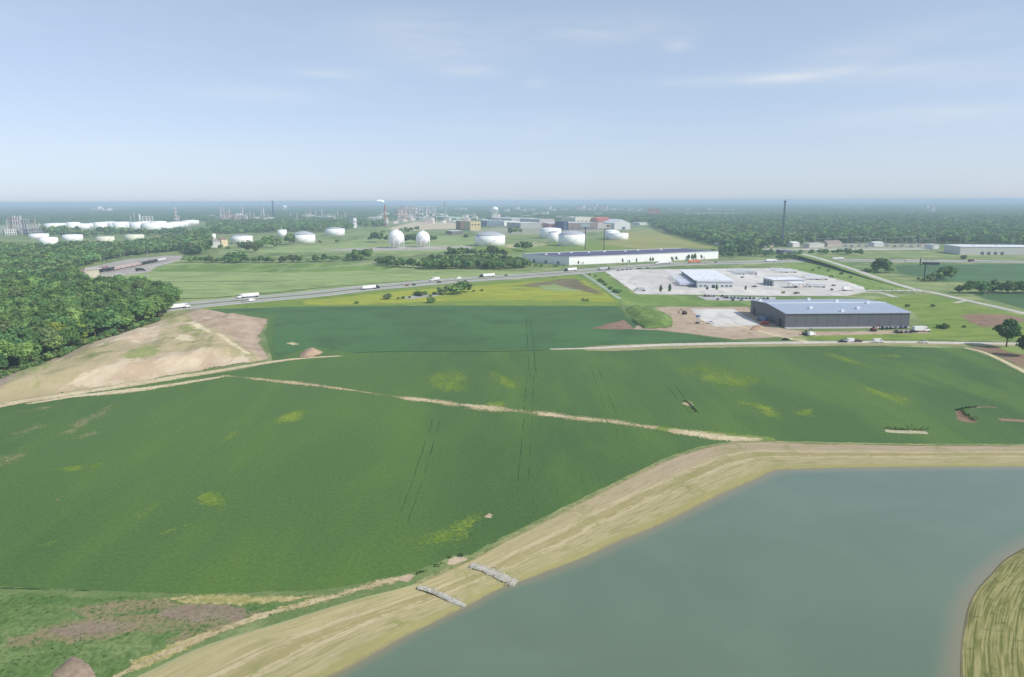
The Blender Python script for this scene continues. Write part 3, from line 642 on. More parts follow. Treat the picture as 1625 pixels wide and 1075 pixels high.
for k, pts in enumerate(([(50, 992), (150, 978), (240, 968), (300, 955), (400, 960), (385, 988), (300, 1003), (200, 1010), (110, 1026), (45, 1018)], [(95, 968), (180, 950), (260, 948), (300, 960), (220, 975), (130, 988)], [(0, 1010), (60, 1004), (90, 1020), (40, 1035), (0, 1030)],
                         [(300, 985), (420, 968), (440, 980), (360, 1000), (280, 1030), (250, 1020)], [(8, 690), (60, 670), (80, 676), (30, 700)], [(-20, 735), (20, 710), (66, 698), (40, 728), (0, 752)], [(70, 696), (130, 660), (195, 630), (185, 650), (120, 688)], [(100, 700), (150, 680), (170, 684), (120, 704)],
                         [(85, 796), (100, 786), (104, 788), (90, 798)], [(0, 655), (60, 646), (120, 636), (100, 646), (30, 660)])):
    far_ = k in (4, 5, 6, 7, 9); patch('dry_patch', pts, 4, soil('thin dry weeds', (lin(160, 150, 112, .76), lin(146, 144, 100, .74), lin(124, 140, 86, .72)), (.08, .4), edge=True, edge_scale=.12, soft=2.6, cover=.7, cover_scale=.09) if far_ else dead, 6 if far_ else 1.8, 2 if far_ else 1.2)
patch('dry_patch', [(230, 968), (330, 952), (402, 964), (392, 986), (300, 994), (250, 985)], 5, greyd, 1.8, 1.2); patch('dry_patch', [(60, 1000), (140, 985), (230, 985), (200, 1003), (110, 1020)], 5, greyd, 1.6, 1)
patch('dry_patch', [(225, 950), (320, 942), (420, 944), (520, 943), (600, 932), (640, 920), (560, 942), (430, 960), (300, 962)], 5, strawd, 1.3, 1); patch('dry_patch', [(430, 962), (520, 944), (600, 932), (560, 945), (450, 975)], 6, strawd, 1.2, .8)
patch('dry_patch', [(330, 1000), (440, 975), (480, 958), (400, 985), (300, 1030), (250, 1055), (200, 1075), (200, 1050)], 5, strawd, 1.0, .8)
strip('dirt_track', [(150, 1090), (215, 1058), (309, 1015), (389, 985), (442, 969), (520, 950), (560, 938), (640, 917), (655, 914)], [2, 2, 2.4, 2.6, 3, 3.4, 4.5, 4.5, 2], 6, soil('worn straw track', (lin(190, 172, 132, .8), lin(204, 188, 150, .82), lin(164, 156, 106, .76)), (.06, .3), edge=True, edge_scale=.25, soft=1.8, cover=.5, cover_scale=.12), .45)
strip('dirt_track', [(160, 1085), (262, 1040), (350, 1003), (430, 975)], [2, 2, 2, 2], 7, MC['worn straw track'], .45)
patch('bare_spot', [(625, 922), (640, 912), (655, 910), (660, 914), (648, 926)], 8, tan, 1.2, .4)
patch('bare_spot', [(700, 897), (715, 884), (735, 882), (748, 886), (738, 893), (718, 899)], 8, tan, 1.2, .4)
strip('dry_verge', [(662, 925), (748, 886), (810, 853), (880, 818), (942, 786), (1008, 753), (1059, 729), (1115, 711), (1160, 703), (1221, 701), (1309, 704), (1442, 706), (1625, 707)], 2.2, 5, soil('dry rim grass', (lin(140, 150, 96, .75), lin(168, 164, 116, .78), lin(112, 134, 76, .72)), (.1, .5), edge=True, edge_scale=.3, soft=1.4), .4)
crop_wall([(660, 912), (676, 906)], .6); crop_wall([(690, 900), (700, 894)], .5); crop_wall([(711, 886), (717, 884)], .7); crop_wall([(729, 882.5), (736, 882.5)], .6)
strip('crop_rim', [(-40, 933), (60, 935), (150, 938)], 1.2, 5, M_track, .3)

# spoil heaps
def mat_mound():
    m, t = mat_new('mound soil'); p = t.pos()
    n1 = t.noise(p, .03, 4, .6, .5); n2 = t.noise(t.mapping(p, .55, (1, .4, 1)), .11, 4, .65, .4); n3 = t.noise(p, .5, 4, .65); n4 = t.noise(p, .012, 3, .5)
    nr = t.m('ADD', t.m('MULTIPLY', n2, .55), t.m('MULTIPLY', t.noise(p, .28, 4, .7), .45))
    z = lambda nm, w=.9: t.ramp(t.m('ADD', t.attr(nm), t.m('MULTIPLY', t.m('SUBTRACT', nr, .5), w * 3.2)), .38, .75)
    c = t.mix(t.ramp(n1, .4, .6), lin(178, 166, 128, .8), lin(192, 176, 142, .8)); c = t.mix(t.ramp(n2, .48, .66), c, lin(150, 156, 98, .76))
    c = t.mix(t.m('MULTIPLY', t.ramp(n3, .55, .75), .5), c, lin(146, 138, 92, .75))
    c = t.mix(z('sandy'), c, t.mix(t.ramp(n2, .35, .65), lin(194, 172, 144, .82), lin(212, 196, 168, .84)))
    c = t.mix(z('green', 1.2), c, t.mix(t.ramp(n3, .35, .65), lin(146, 156, 98, .76), lin(166, 166, 112, .78)))
    clay = t.mix(t.ramp(t.noise(t.mapping(p, .9, (1, .5, 1)), .12, 4, .65), .38, .64), lin(172, 152, 130, .81), lin(190, 171, 148, .83)); clay = t.mix(t.ramp(n3, .58, .72), clay, lin(148, 124, 108, .78))
    c = t.mix(z('clay', .35), c, clay)
    c = t.mix(z('path', .4), c, t.mix(t.ramp(n3, .35, .65), lin(172, 156, 136, .8), lin(186, 172, 150, .8)))
    c = t.mix(z('bright', .8), c, lin(216, 202, 168, .84))
    e = t.m('ADD', t.attr('edge'), t.m('MULTIPLY', t.m('SUBTRACT', t.noise(p, .1, 4, .65), .5), 1.2)); e = t.m('ADD', e, t.m('MULTIPLY', t.m('SUBTRACT', n3, .5), .8))
    return finish(t, m, c, .95, .1, alpha=t.m('GREATER_THAN', e, .3), bump=n3, bump_d=.5, bump_s=.5)
relief('dirt_mound', [(9, 594), (38, 588), (101, 562), (142, 543), (203, 525), (264, 503), (285, 495), (345, 496), (424, 506), (424, 520), (417, 532), (421, 552), (430, 571), (360, 582), (250, 602), (130, 622), (14, 640), (-60, 655), (-60, 622)], 5,
       mat_mound(), 6.5, 30, 2.4, 2.4, jit=.4, zones=(
       ('clay', [(303, 497), (345, 494), (430, 503), (430, 521), (421, 532), (424, 552), (436, 574), (408, 569), (372, 551), (335, 534), (308, 523), (298, 512)], 2.0),
       ('sandy', [(145, 545), (205, 524), (262, 519), (272, 529), (262, 540), (245, 556), (222, 566), (200, 558), (170, 556), (150, 562)], 5), ('sandy', [(150, 600), (260, 572), (300, 570), (400, 572), (390, 580), (250, 602), (150, 616), (90, 622)], 5),
       ('green', [(22, 606), (70, 582), (100, 583), (95, 600), (50, 612), (15, 622)], 4), ('green', [(195, 572), (240, 566), (262, 574), (235, 586), (200, 586)], 4), ('green', [(300, 535), (322, 536), (340, 546), (318, 546)], 3), ('green', [(268, 504), (296, 497), (300, 508), (286, 524), (268, 530)], 4),
       ('path', [(-60, 628), (9, 598), (38, 591), (101, 565), (142, 547), (150, 548), (104, 575), (60, 592), (20, 614), (-60, 650)], 3),
       ('bright', [(296, 524), (308, 522), (330, 536), (372, 556), (400, 568), (392, 570), (350, 552), (318, 537), (298, 530)], 1.6), ('bright', [(80, 578), (102, 570), (108, 574), (90, 582)], 2), ('bright', [(280, 548), (300, 546), (308, 556), (286, 560)], 2.5)))
relief('dirt_heap', [(474, 566), (482, 557), (492, 552), (504, 555), (514, 560), (500, 566), (488, 569)], 8, soil('heap soil', (lin(182, 154, 130, .8), lin(194, 168, 142, .8), lin(166, 138, 114, .8)), (.08, .3), edge=True, edge_scale=.3, soft=.4, bump=.6), 2.6, 6, 1.3, .5)
relief('dirt_heap', [(80, 1075), (100, 1052), (116, 1040), (134, 1046), (150, 1062), (150, 1080)], 8, soil('heap clay', (lin(160, 142, 122, .78), lin(172, 152, 132, .78), lin(146, 130, 108, .78)), (.15, .6), edge=True, edge_scale=.4, soft=.4, bump=.6), 1.3, 3, .6, .3)
relief('grass_mound', [(992, 489), (1020, 489), (1040, 494), (1066, 503), (1068, 518), (1050, 521), (1024, 522), (1008, 512), (996, 500)], 8, soil('mound grass', (lin(118, 146, 78, .74), lin(138, 160, 88, .76), lin(104, 130, 70, .72)), (.06, .25), edge=True, soft=.8, bump=1.2, speck=.25), 3.0, 9, 2.2, 1.0)

# ------------------------------------------------------------------ trees
def mat_leaf(name, base, light, pale=0.0):
    m, t = mat_new(name)
    tone = t.attr('tone'); oi = t.n('ShaderNodeObjectInfo').outputs['Random']
    c = t.mix(tone, base, light)
    h = t.n('ShaderNodeHueSaturation'); t.put(h.inputs['Color'], c)
    t.put(h.inputs['Hue'], t.m('ADD', .488, t.m('MULTIPLY', oi, .024))); t.put(h.inputs['Value'], t.m('ADD', .68, t.m('MULTIPLY', t.m('FRACT', t.m('MULTIPLY', oi, 7.3)), .75)))
    h.inputs['Saturation'].default_value = .95
    d = t.n('ShaderNodeBsdfDiffuse'); t.put(d.inputs[0], h.outputs[0])
    tr = t.n('ShaderNodeBsdfTranslucent'); t.put(tr.inputs[0], h.outputs[0])
    mx = t.n('ShaderNodeMixShader'); mx.inputs[0].default_value = .28; t.t.links.new(d.outputs[0], mx.inputs[1]); t.t.links.new(tr.outputs[0], mx.inputs[2])
    o = t.n('ShaderNodeOutputMaterial'); t.t.links.new(mx.outputs[0], o.inputs[0]); return m
LEAF = [mat_leaf('oak leaves', (0.087, 0.168, 0.047), (0.201, 0.325, 0.092)), mat_leaf('maple leaves', (0.073, 0.158, 0.054), (0.168, 0.301, 0.099)),
        mat_leaf('young leaves', (0.130, 0.224, 0.057), (0.254, 0.384, 0.104)), mat_leaf('yellow green leaves', (0.224, 0.319, 0.047), (0.354, 0.460, 0.078)), mat_leaf('olive leaves', (0.116, 0.172, 0.066), (0.201, 0.271, 0.106))]
BARK = plain('bark', (0.138, 0.095, 0.062), .9, .1, .3, 1.5)
def crown_mesh(name, mat, n_leaf, seed, wide=.40, tall=.40, base=.16, lobes=11, leaf=.05, ragged=.12):
    """leaf clumps over many lobes, one metre tall in all (scaled per tree), with gaps and an uneven outline"""
    r = np.random.default_rng(seed); L = []
    cz = base + tall
    L.append((0, 0, cz, wide * .62, tall * .8))
    for i in range(lobes):
        a = i * 2.4 + r.uniform(-.4, .4); h = r.uniform(-.75, .8); rad = wide * (1 - .55 * max(0, h)) * r.uniform(.45, .75) * (.75 if h < -.5 else 1)
        q = r.uniform(.26, .44) * wide * 1.15
        L.append((math.cos(a) * rad, math.sin(a) * rad, cz + h * tall * .72, q, q * r.uniform(.75, 1.05)))
    vs, fs, tone = [], [], []
    per = np.array([l[3] ** 2 for l in L]); per = (per / per.sum() * n_leaf).astype(int)
    for (x, y, z, q, qz), k in zip(L, per):
        lt = r.uniform(.1, .8)
        d = r.normal(size=(k, 3)); d /= np.linalg.norm(d, axis=1)[:, None]; d[:, 2] = np.where(d[:, 2] < -.35, -d[:, 2], d[:, 2])
        sh = 1 + r.normal(size=k) * ragged - (r.random(k) < .15) * .25
        for u, s_ in zip(d, sh):
            p = np.array((x, y, z)) + u * np.array((q, q, qz)) * s_
            n = u * .75 + r.normal(size=3) * .42; n /= np.linalg.norm(n)
            a = np.cross(n, r.normal(size=3)); a /= np.linalg.norm(a); b = np.cross(n, a)
            w, l = leaf * r.uniform(.6, 1.25), leaf * r.uniform(.6, 1.25); o = len(vs)
            vs += [p + a * w, p + b * l * .8, p - a * w, p - b * l]; fs.append((o, o + 1, o + 2, o + 3)); tone.append(min(1, max(0, lt + r.normal() * .12)))
        # the leafy inside of the lobe that stops one seeing straight through
        o = len(vs); m_, rings = 7, 4
        for ri in range(rings + 1):
            th = math.pi * ri / rings
            for j in range(m_):
                ph = 2 * math.pi * j / m_; f_ = .74 * r.uniform(.8, 1.08)
                vs.append(np.array((x + q * f_ * math.sin(th) * math.cos(ph), y + q * f_ * math.sin(th) * math.sin(ph), z + qz * f_ * math.cos(th))))
        for ri in range(rings):
            for j in range(m_): fs.append((o + ri * m_ + j, o + (ri + 1) * m_ + j, o + (ri + 1) * m_ + (j + 1) % m_, o + ri * m_ + (j + 1) % m_)); tone.append(max(0, lt - .1))
    me = bpy.data.meshes.new(name); me.from_pydata([tuple(v) for v in vs], [], fs)
    me.attributes.new('tone', 'FLOAT', 'FACE').data.foreach_set('value', np.array(tone, dtype=np.float32)); me.materials.append(mat); me.update(); return me
def trunk_mesh(name, seed, base=.3, r0=.022):
    r = random.Random(seed); b = MB()
    top = (r.uniform(-.02, .02), r.uniform(-.02, .02), base + .25)
    b.bar((0, 0, -.01), (0, 0, base * .6), r0 * 1.25, 7, r0); b.bar((0, 0, base * .6), top, r0, 7, r0 * .6)
    for i in range(5):
        a = i * 1.3 + r.uniform(-.3, .3); z = base * .6 + i * .05
        b.bar((0, 0, z), (math.cos(a) * .22, math.sin(a) * .22, z + r.uniform(.14, .3)), r0 * .55, 5, r0 * .2)
    return b.mesh(name, BARK)
def build_crop_edges():
    """standing crop and weeds along a ditch's far lip: a narrow band of leaves"""
    m = mat_leaf('standing crop', (.030, .066, .024), (.060, .115, .040)); r = np.random.default_rng(5)
    for px, h in CROP_EDGES:
        pts = resample([W(*p) for p in px], False, .003); vs, fs, tone = [], [], []
        for a, c in zip(pts, pts[1:]):
            hh = h * r.uniform(.55, 1.15)
            for i in range(26):
                q = np.array(a.lerp(c, r.random())) + np.array((r.normal() * .3, r.normal() * .3, abs(r.normal()) * hh * .5)); n = r.normal(size=3); n /= np.linalg.norm(n)
                u = np.cross(n, r.normal(size=3)); u /= np.linalg.norm(u); v = np.cross(n, u); s = r.uniform(.12, .3); o = len(vs)
                vs += [q + u * s, q + v * s, q - u * s, q - v * s]; fs.append((o, o + 1, o + 2, o + 3)); tone.append(r.random())
        me = bpy.data.meshes.new('crop_edge'); me.from_pydata([tuple(v) for v in vs], [], fs); me.attributes.new('tone', 'FLOAT', 'FACE').data.foreach_set('value', np.array(tone, dtype=np.float32)); me.update()
        link('crop_edge', me, m, None, 'stuff')
build_crop_edges()
CROWNS = [(crown_mesh('crown', LEAF[0], 1500, 1), .3), (crown_mesh('crown', LEAF[1], 1500, 2, .36, .42, .12, 12), .25), (crown_mesh('crown', LEAF[2], 1400, 3, .42, .36, .22, 10), .3),
          (crown_mesh('crown', LEAF[3], 1300, 4, .36, .40, .14, 10), .25), (crown_mesh('crown', LEAF[1], 1500, 5, .30, .44, .08, 12), .2), (crown_mesh('crown', LEAF[4], 1400, 6, .40, .38, .18, 11), .3),
          (crown_mesh('crown', LEAF[0], 1500, 7, .44, .37, .2, 13), .3)]
SHRUBS = [crown_mesh('foliage', LEAF[k], 500, 20 + k, .55, .40, -.05, 8, .085) for k in (0, 1, 2, 4)]
SLIM = [crown_mesh('foliage', LEAF[0], 600, 31, .17, .48, .02, 9, .05), crown_mesh('foliage', LEAF[1], 600, 32, .2, .46, .04, 9, .05)]
TRUNKS = [trunk_mesh('trunk', i) for i in range(4)]
FAR = [crown_mesh('far_crown', LEAF[k], 110, 40 + i, .44, .38, .1, 6, .12) for i, k in enumerate((0, 1, 2, 4, 1, 0))]

cand = []       # every tree of the place: (point, height, kind index, where)
def scatter(px, spacing, h, where, kinds=(0, 1, 2, 4, 5, 6), drop=0.0, world=None):
    P = world or [W(x, y) for x, y in px]
    lo = (min(p.x for p in P), min(p.y for p in P)); hi = (max(p.x for p in P), max(p.y for p in P))
    x = lo[0]; i = 0
    while x < hi[0]:
        y = lo[1] + (spacing / 2 if i % 2 else 0)
        while y < hi[1]:
            q = Vector((x + random.uniform(-.42, .42) * spacing, y + random.uniform(-.42, .42) * spacing, 0)); y += spacing
            if random.random() < drop or not inside(q, P): continue
            k = mnoise.noise((q.x * .02, q.y * .02, 5)); hh = h * random.uniform(.72, 1.16) * (1 + .18 * k)
            cand.append((q, hh, random.choice(kinds), where))
        x += spacing * .87; i += 1
def belt(px, n, h, where, spread=4, kinds=(0, 1, 2, 4, 5, 6)):
    P = [W(x, y) for x, y in px]; seg = [(a, b, (b - a).length) for a, b in zip(P, P[1:])]; tot = sum(s[2] for s in seg)
    for i in range(n):
        u = (i + random.uniform(.1, .9)) / n * tot
        for a, b, L in seg:
            if u <= L: q = a.lerp(b, u / L); break
            u -= L
        cand.append((q + Vector((random.gauss(0, spread), random.gauss(0, spread), 0)), h * random.uniform(.6, 1.2), random.choice(kinds), where))
def one(px, py, h, k, where): cand.append((W(px, py), h, k, where))

LW = 'left wood'
scatter([(-190, 668), (-60, 624), (4, 597), (38, 588), (101, 562), (142, 544), (203, 526), (258, 505), (277, 491), (276, 484), (268, 474), (240, 468), (205, 464), (170, 462), (126, 458), (118, 444), (112, 436), (60, 428), (0, 424), (-120, 430), (-260, 520)], 10.2, 17.2, LW, (0, 0, 1, 1, 2, 4, 5, 6, 6))
scatter([(-60, 424), (60, 428), (116, 432), (136, 424), (172, 413), (200, 408), (236, 403), (262, 402), (300, 396), (335, 392), (330, 380), (300, 376), (250, 388), (180, 396), (110, 402), (60, 402), (-60, 398)], 12.5, 17, 'railyard wood')
scatter([(-60, 424), (-60, 394), (20, 394), (60, 402), (60, 428)], 13, 16, 'railyard wood'); belt([(60, 398), (120, 396), (180, 394), (230, 392)], 50, 17, 'railyard wood', 14)
belt([(90, 376), (140, 376), (200, 374), (250, 373), (300, 370)], 90, 17, 'tank farm trees', 18)
belt([(86, 372), (104, 371)], 16, 24, 'tank farm trees', 12); belt([(150, 371), (225, 371)], 34, 20, 'tank farm trees', 14); belt([(258, 371), (285, 369)], 18, 18, 'tank farm trees', 14)
belt([(116, 369.5), (120, 369)], 5, 18, 'tank farm trees', 10)
scatter([(298, 404), (312, 406), (331, 400), (333, 384), (330, 372), (305, 374), (296, 386)], 13, 22, 'railyard wood')
scatter([(330, 373), (440, 369), (466, 368), (525, 369), (560, 363), (560, 356), (450, 356), (330, 362)], 19, 19, 'refinery trees')
for x, y, h, k in ((384, 398, 20, 0), (394, 400, 22, 6), (404, 401, 19, 1), (412, 399, 24, 0), (422, 392, 24, 6), (430, 394, 28, 0), (441, 394, 24, 1), (458, 388, 28, 4), (462, 389, 25, 4), (350, 397, 12, 2), (362, 398, 10, 0), (508, 387, 8, 1), (535, 386, 10, 5)):
    one(x, y, h, k, 'tank trees')
belt([(292, 417), (330, 417), (365, 418), (400, 417), (450, 417), (500, 416), (540, 415), (580, 413)], 62, 11, 'meadow hedgerow', 4)
belt([(366, 417), (390, 417)], 6, 17, 'meadow hedgerow', 4)
belt([(560, 414), (575, 412), (592, 412)], 5, 17, 'meadow hedgerow', 3)
belt([(604, 418), (625, 424), (650, 425), (672, 426)], 18, 13, 'thicket', 5)
scatter([(668, 429), (700, 428), (760, 428), (830, 428), (846, 424), (800, 417), (740, 414), (700, 417), (676, 422)], 10, 13, 'thicket')
belt([(706, 408), (740, 406), (770, 405), (800, 408)], 24, 16, 'thicket', 6)
belt([(690, 412), (720, 411), (800, 416), (836, 424)], 24, 9, 'thicket', 5); belt([(836, 423), (870, 425), (893, 424)], 12, 4.5, 'thicket', 3)
for x, y, h, k in ((594, 384, 26, 0), (602, 385, 28, 6), (614, 384, 18, 1), (648, 386, 24, 0), (656, 387, 26, 6), (664, 386, 22, 0), (640, 386, 18, 2), (684, 384, 18, 1), (690, 384, 16, 5), (831, 398, 20, 0), (836, 399, 22, 6), (822, 396, 14, 1), (740, 380, 15, 0), (810, 372, 20, 1), (818, 372, 22, 0), (826, 371, 16, 2)):
    one(x, y, h, k, 'tank trees')
for x, y, h, k in ((735, 466, 14, 0), (730, 467, 15, 6), (740, 464, 13, 1), (722, 468, 10, 5), (715, 467, 9, 2), (708, 467, 9, 0), (697, 466, 7, 1)):
    one(x, y, h, k, 'weed strip')
scatter([(1130, 402), (1142, 410), (1160, 410), (1190, 408), (1230, 408), (1220, 401), (1180, 398), (1150, 398)], 13, 9, 'overpass trees')
for x, y, h, k in ((1156, 404, 22, 0), (1163, 405, 20, 1), (1172, 405, 18, 6), (1181, 405, 21, 0), (1188, 404, 22, 6), (1176, 403, 16, 1)): one(x, y, h, k, 'overpass trees')
belt([(1236, 413), (1245, 411), (1255, 412), (1262, 409)], 16, 9, 'overpass trees', 5)
belt([(1275, 404), (1300, 404), (1340, 403), (1365, 406)], 22, 10, 'overpass trees', 5)
for x, y, h, k in ((1395, 433, 21, 0), (1400, 434, 22, 4), (1405, 433, 18, 1), (1388, 434, 9, 0), (1380, 435, 8, 6), (1374, 434, 7, 1), (1410, 434, 9, 2), (1415, 433, 8, 0), (1494, 445, 15, 6), (1502, 446, 19, 0), (1508, 444, 15, 1), (1473, 446, 9, 0), (1480, 447, 11, 6), (1487, 447, 12, 1), (1466, 447, 6, 2), (1457, 446, 5, 0)):
    one(x, y, h, k, 'right field trees')
belt([(1520, 465), (1545, 466), (1575, 465), (1615, 465), (1660, 466)], 26, 12.5, 'right field trees', 3)
for x, y, h, k in ((1597, 551, 18, 6), (1630, 566, 14, 0)): one(x, y, h + 1, 1 if k == 6 else 0, 'lone tree')
# the broad wood to the right and the woods behind the tanks
scatter(None, 16.5, 19, 'broad wood', world=[W(1036, 360), W(1064, 372), W(1124, 387), W(1160, 394), W(1200, 396), W(1262, 391), W(1290, 387), W(1480, 387), W(1700, 391), W(1700, 358), W(1400, 357), W(1036, 353)])
scatter(None, 22, 19, 'broad wood', world=[W(800, 350), W(1040, 356), W(1400, 358), W(1720, 359), W(1720, 346), W(1000, 344), W(800, 345)], drop=.15)
scatter(None, 22, 18, 'refinery trees', world=[W(330, 362), W(560, 357), W(590, 362), W(612, 360), W(612, 352), W(330, 353)], drop=.2)
belt([(-40, 354), (60, 352), (150, 352), (320, 351)], 140, 18, 'far trees', 60)
belt([(600, 372), (640, 371), (650, 366)], 10, 16, 'tank trees', 15)
belt([(640, 352), (700, 349), (760, 352), (880, 346)], 60, 18, 'far trees', 50)

cand.sort(key=lambda c: -c[1] * ppm(c[0]) if 0 < topix(c[0])[0] + 12 < PW + 24 else 0)
NEAR, REST = cand[:292], cand[292:]
GRP = {'left wood': 'trees of the wood beside the dirt mound', 'railyard wood': 'trees of the wood behind the railyard', 'tank farm trees': 'trees before the white tank farm', 'refinery trees': 'trees before the refinery',
       'tank trees': 'trees around the storage tanks', 'meadow hedgerow': 'trees of the hedgerow beyond the meadow', 'thicket': 'trees of the thicket before the long warehouse', 'weed strip': 'trees in the yellow weed strip',
       'overpass trees': 'trees beside the highway overpass', 'right field trees': 'trees along the dark green fields by the side road', 'lone tree': None, 'broad wood': 'trees at the edge of the broad wood', 'far trees': 'far trees'}
LBL = {'left wood': 'broadleaf tree crowded into the wood between the dirt mound and the railyard', 'railyard wood': 'broadleaf tree in the wood between the railyard and the white tanks', 'tank trees': 'broadleaf tree standing among the white storage tanks',
       'meadow hedgerow': 'bushy tree in the hedgerow along the far edge of the meadow', 'thicket': 'bushy tree in the thicket between the highway and the white tanks', 'weed strip': 'bushy tree in the clump in the yellow weed strip by the highway',
       'overpass trees': 'tree beside the dark highway overpass', 'right field trees': 'tree along the edge of the dark green field by the side road', 'broad wood': 'broadleaf tree at the edge of the broad wood behind the substation',
       'tank farm trees': 'broadleaf tree before the white tank farm', 'refinery trees': 'broadleaf tree before the refinery towers', 'far trees': 'far tree'}
KIND_WORD = ['dark green', 'deep green', 'light green', 'bright yellow green', 'slender', 'olive green', 'broad dark']
protos = {}
def plant_tree(p, h, k, label, group):
    if k not in protos:
        r = empty('tree', p, 0, label, 'tree', group)
        link('crown', CROWNS[k][0], None, r); link('trunk', TRUNKS[k % 4], None, r)
        r.scale = (h * 1.08, h * 1.08, h); r.rotation_euler.z = random.uniform(0, 6.28); protos[k] = r
        if group is None: r.pop('group', None)
    else:
        w = h * random.uniform(.92, 1.2)
        r = copy_tree(protos[k], p, random.uniform(0, 6.28), label, None, (w, w, h))
        if 'group' in r: del r['group']
        if group: r['group'] = group
    return r
yellow = 0
for p, h, k, where in NEAR:
    px, py = topix(p)
    if where == 'lone tree':
        plant_tree(p, h, k, 'round dark tree standing alone on the brown soil at the end of the gravel road' if px < 1610 else 'tree cut by the right border of the photo, in front of the round lone tree', None); continue
    if where == 'left wood' and yellow < 4 and any(abs(px - a) < 8 and abs(py - b) < 9 for a, b in ((118, 552), (84, 545), (205, 505), (222, 500), (122, 545), (228, 508), (98, 556))):
        yellow += 1; plant_tree(p, h * .85, 3, 'bright yellow green tree standing out in the front row of the left wood', 'yellow green trees at the front of the left wood'); continue
    plant_tree(p, h, k, KIND_WORD[k] + ' ' + LBL[where], GRP[where])
def gn_scatter(name, pts, protos_):
    """one mass of far trees: a point per tree carrying its height, turn and kind"""
    me = bpy.data.meshes.new(name); me.from_pydata([tuple(p) for p, *_ in pts], [], [])
    n = len(pts)
    me.attributes.new('size', 'FLOAT_VECTOR', 'POINT').data.foreach_set('vector', np.array([(h * 1.1, h * 1.1, h) for _, h, _ in pts], dtype=np.float32).ravel())
    me.attributes.new('turn', 'FLOAT', 'POINT').data.foreach_set('value', rng.random(n).astype(np.float32) * 6.28)
    me.attributes.new('sort', 'INT', 'POINT').data.foreach_set('value', np.array([k % len(protos_) for *_, k in pts], dtype=np.int32))
    o = link(name, me, None, None, 'stuff')
    g = bpy.data.node_groups.new(name, 'GeometryNodeTree')
    g.interface.new_socket('Geometry', in_out='INPUT', socket_type='NodeSocketGeometry'); g.interface.new_socket('Geometry', in_out='OUTPUT', socket_type='NodeSocketGeometry')
    N, L = g.nodes.new, g.links.new
    gi, go = N('NodeGroupInput'), N('NodeGroupOutput'); ins = N('GeometryNodeInstanceOnPoints'); j = N('GeometryNodeJoinGeometry')
    for pm in reversed(protos_):
        po = bpy.data.objects.new('far_tree_shape', pm); oi = N('GeometryNodeObjectInfo'); oi.inputs[0].default_value = po; oi.inputs['As Instance'].default_value = True
        L(oi.outputs['Geometry'], j.inputs[0])
    def na(nm, typ):
        x = N('GeometryNodeInputNamedAttribute'); x.data_type = typ; x.inputs[0].default_value = nm; return x.outputs[0]
    cx = N('ShaderNodeCombineXYZ'); L(na('turn', 'FLOAT'), cx.inputs[2])
    L(gi.outputs[0], ins.inputs['Points']); L(j.outputs[0], ins.inputs['Instance']); ins.inputs['Pick Instance'].default_value = True
    L(na('sort', 'INT'), ins.inputs['Instance Index']); L(cx.outputs[0], ins.inputs['Rotation']); L(na('size', 'FLOAT_VECTOR'), ins.inputs['Scale'])
    L(ins.outputs[0], go.inputs[0])
    md = o.modifiers.new('scatter', 'NODES'); md.node_group = g
    return o
gn_scatter('wood', [(p, h, random.randrange(6)) for p, h, k, w in REST], FAR)
print('trees', len(NEAR), 'rest', len(REST), 'smallest px', NEAR[-1][1] * ppm(NEAR[-1][0]))

weeds = []
for i in range(420):
    a = random.random(); x, y = 992 + 74 * a, random.uniform(489, 522)
    if (y - 489) > 8 + 40 * a or y < 489 + 15 * (a - .4): continue
    weeds.append((W(x, y, 2.6 if 1005 < x < 1055 and 494 < y < 517 else .6), random.uniform(.35, .8), random.randrange(6)))
for i in range(260):
    x, y = random.uniform(-10, 330), random.uniform(948, 1070)
    if x > 300 - (y - 948) * 1.3: continue
    weeds.append((W(x, y), random.uniform(.15, .45), random.randrange(6)))
for i in range(150):
    f = random.random(); a, b = random.choice(((0, 1), (1, 2), (2, 3), (3, 4))); L = [(1290, 426), (1330, 437), (1390, 452), (1440, 462), (1370, 462)]
    x = L[a][0] + (L[b][0] - L[a][0]) * f + random.gauss(0, 14); y = L[a][1] + (L[b][1] - L[a][1]) * f + random.gauss(3, 3); weeds.append((W(x, y), random.uniform(.5, 1.2), random.randrange(6)))
gn_scatter('tall_weeds', weeds, FAR)
scrub = []
EDGE = [W(*q) for q in ((-60, 628), (4, 600), (38, 590), (101, 564), (142, 546), (203, 528), (250, 510))]
for a, b in zip(EDGE, EDGE[1:]):
    for i in range(int((b - a).length / 1.6)):
        q = a.lerp(b, random.random()); scrub.append((q + Vector((random.gauss(-1.5, 1.8), random.gauss(1.0, 1.8), -.2)), random.uniform(2.0, 6.0), random.randrange(6)))
gn_scatter('undergrowth', scrub, FAR)
# bushes one can tell apart
def shrubs(spots, label, group):
    for x, y, h in spots:
        k = random.randrange(4); o = link('shrub', SHRUBS[k]); p = W(x, y); o.location = p; s = h * random.uniform(.9, 1.3)
        o.scale = (s * 1.15, s * 1.15, h); o.rotation_euler.z = random.uniform(0, 6.28); tag(o, label, 'shrub', group)
shrubs([(663, 469, 6), (668, 470, 6), (675, 468, 5), (683, 471, 3), (660, 468, 4), (690, 468, 4), (702, 468, 5), (640, 474, 3), (632, 475, 2.5), (650, 473, 2.5)], 'dark bush beside the bare patch in the yellow weed strip', 'bushes in the yellow weed strip')
shrubs([(615, 475, 7)], 'upright dark bush standing alone in the yellow weeds near the highway', None)
shrubs([(684, 481, 7)], 'round dark bush at the edge of the soy field below the weed strip', None)
shrubs([(566, 482, 3)], 'small bush at the field edge below the white semi trailer', None)
shrubs([(926, 478, 3), (932, 478, 2.5)], 'low dark bush at the field edge near the service lane', 'low bushes at the field edge near the service lane')
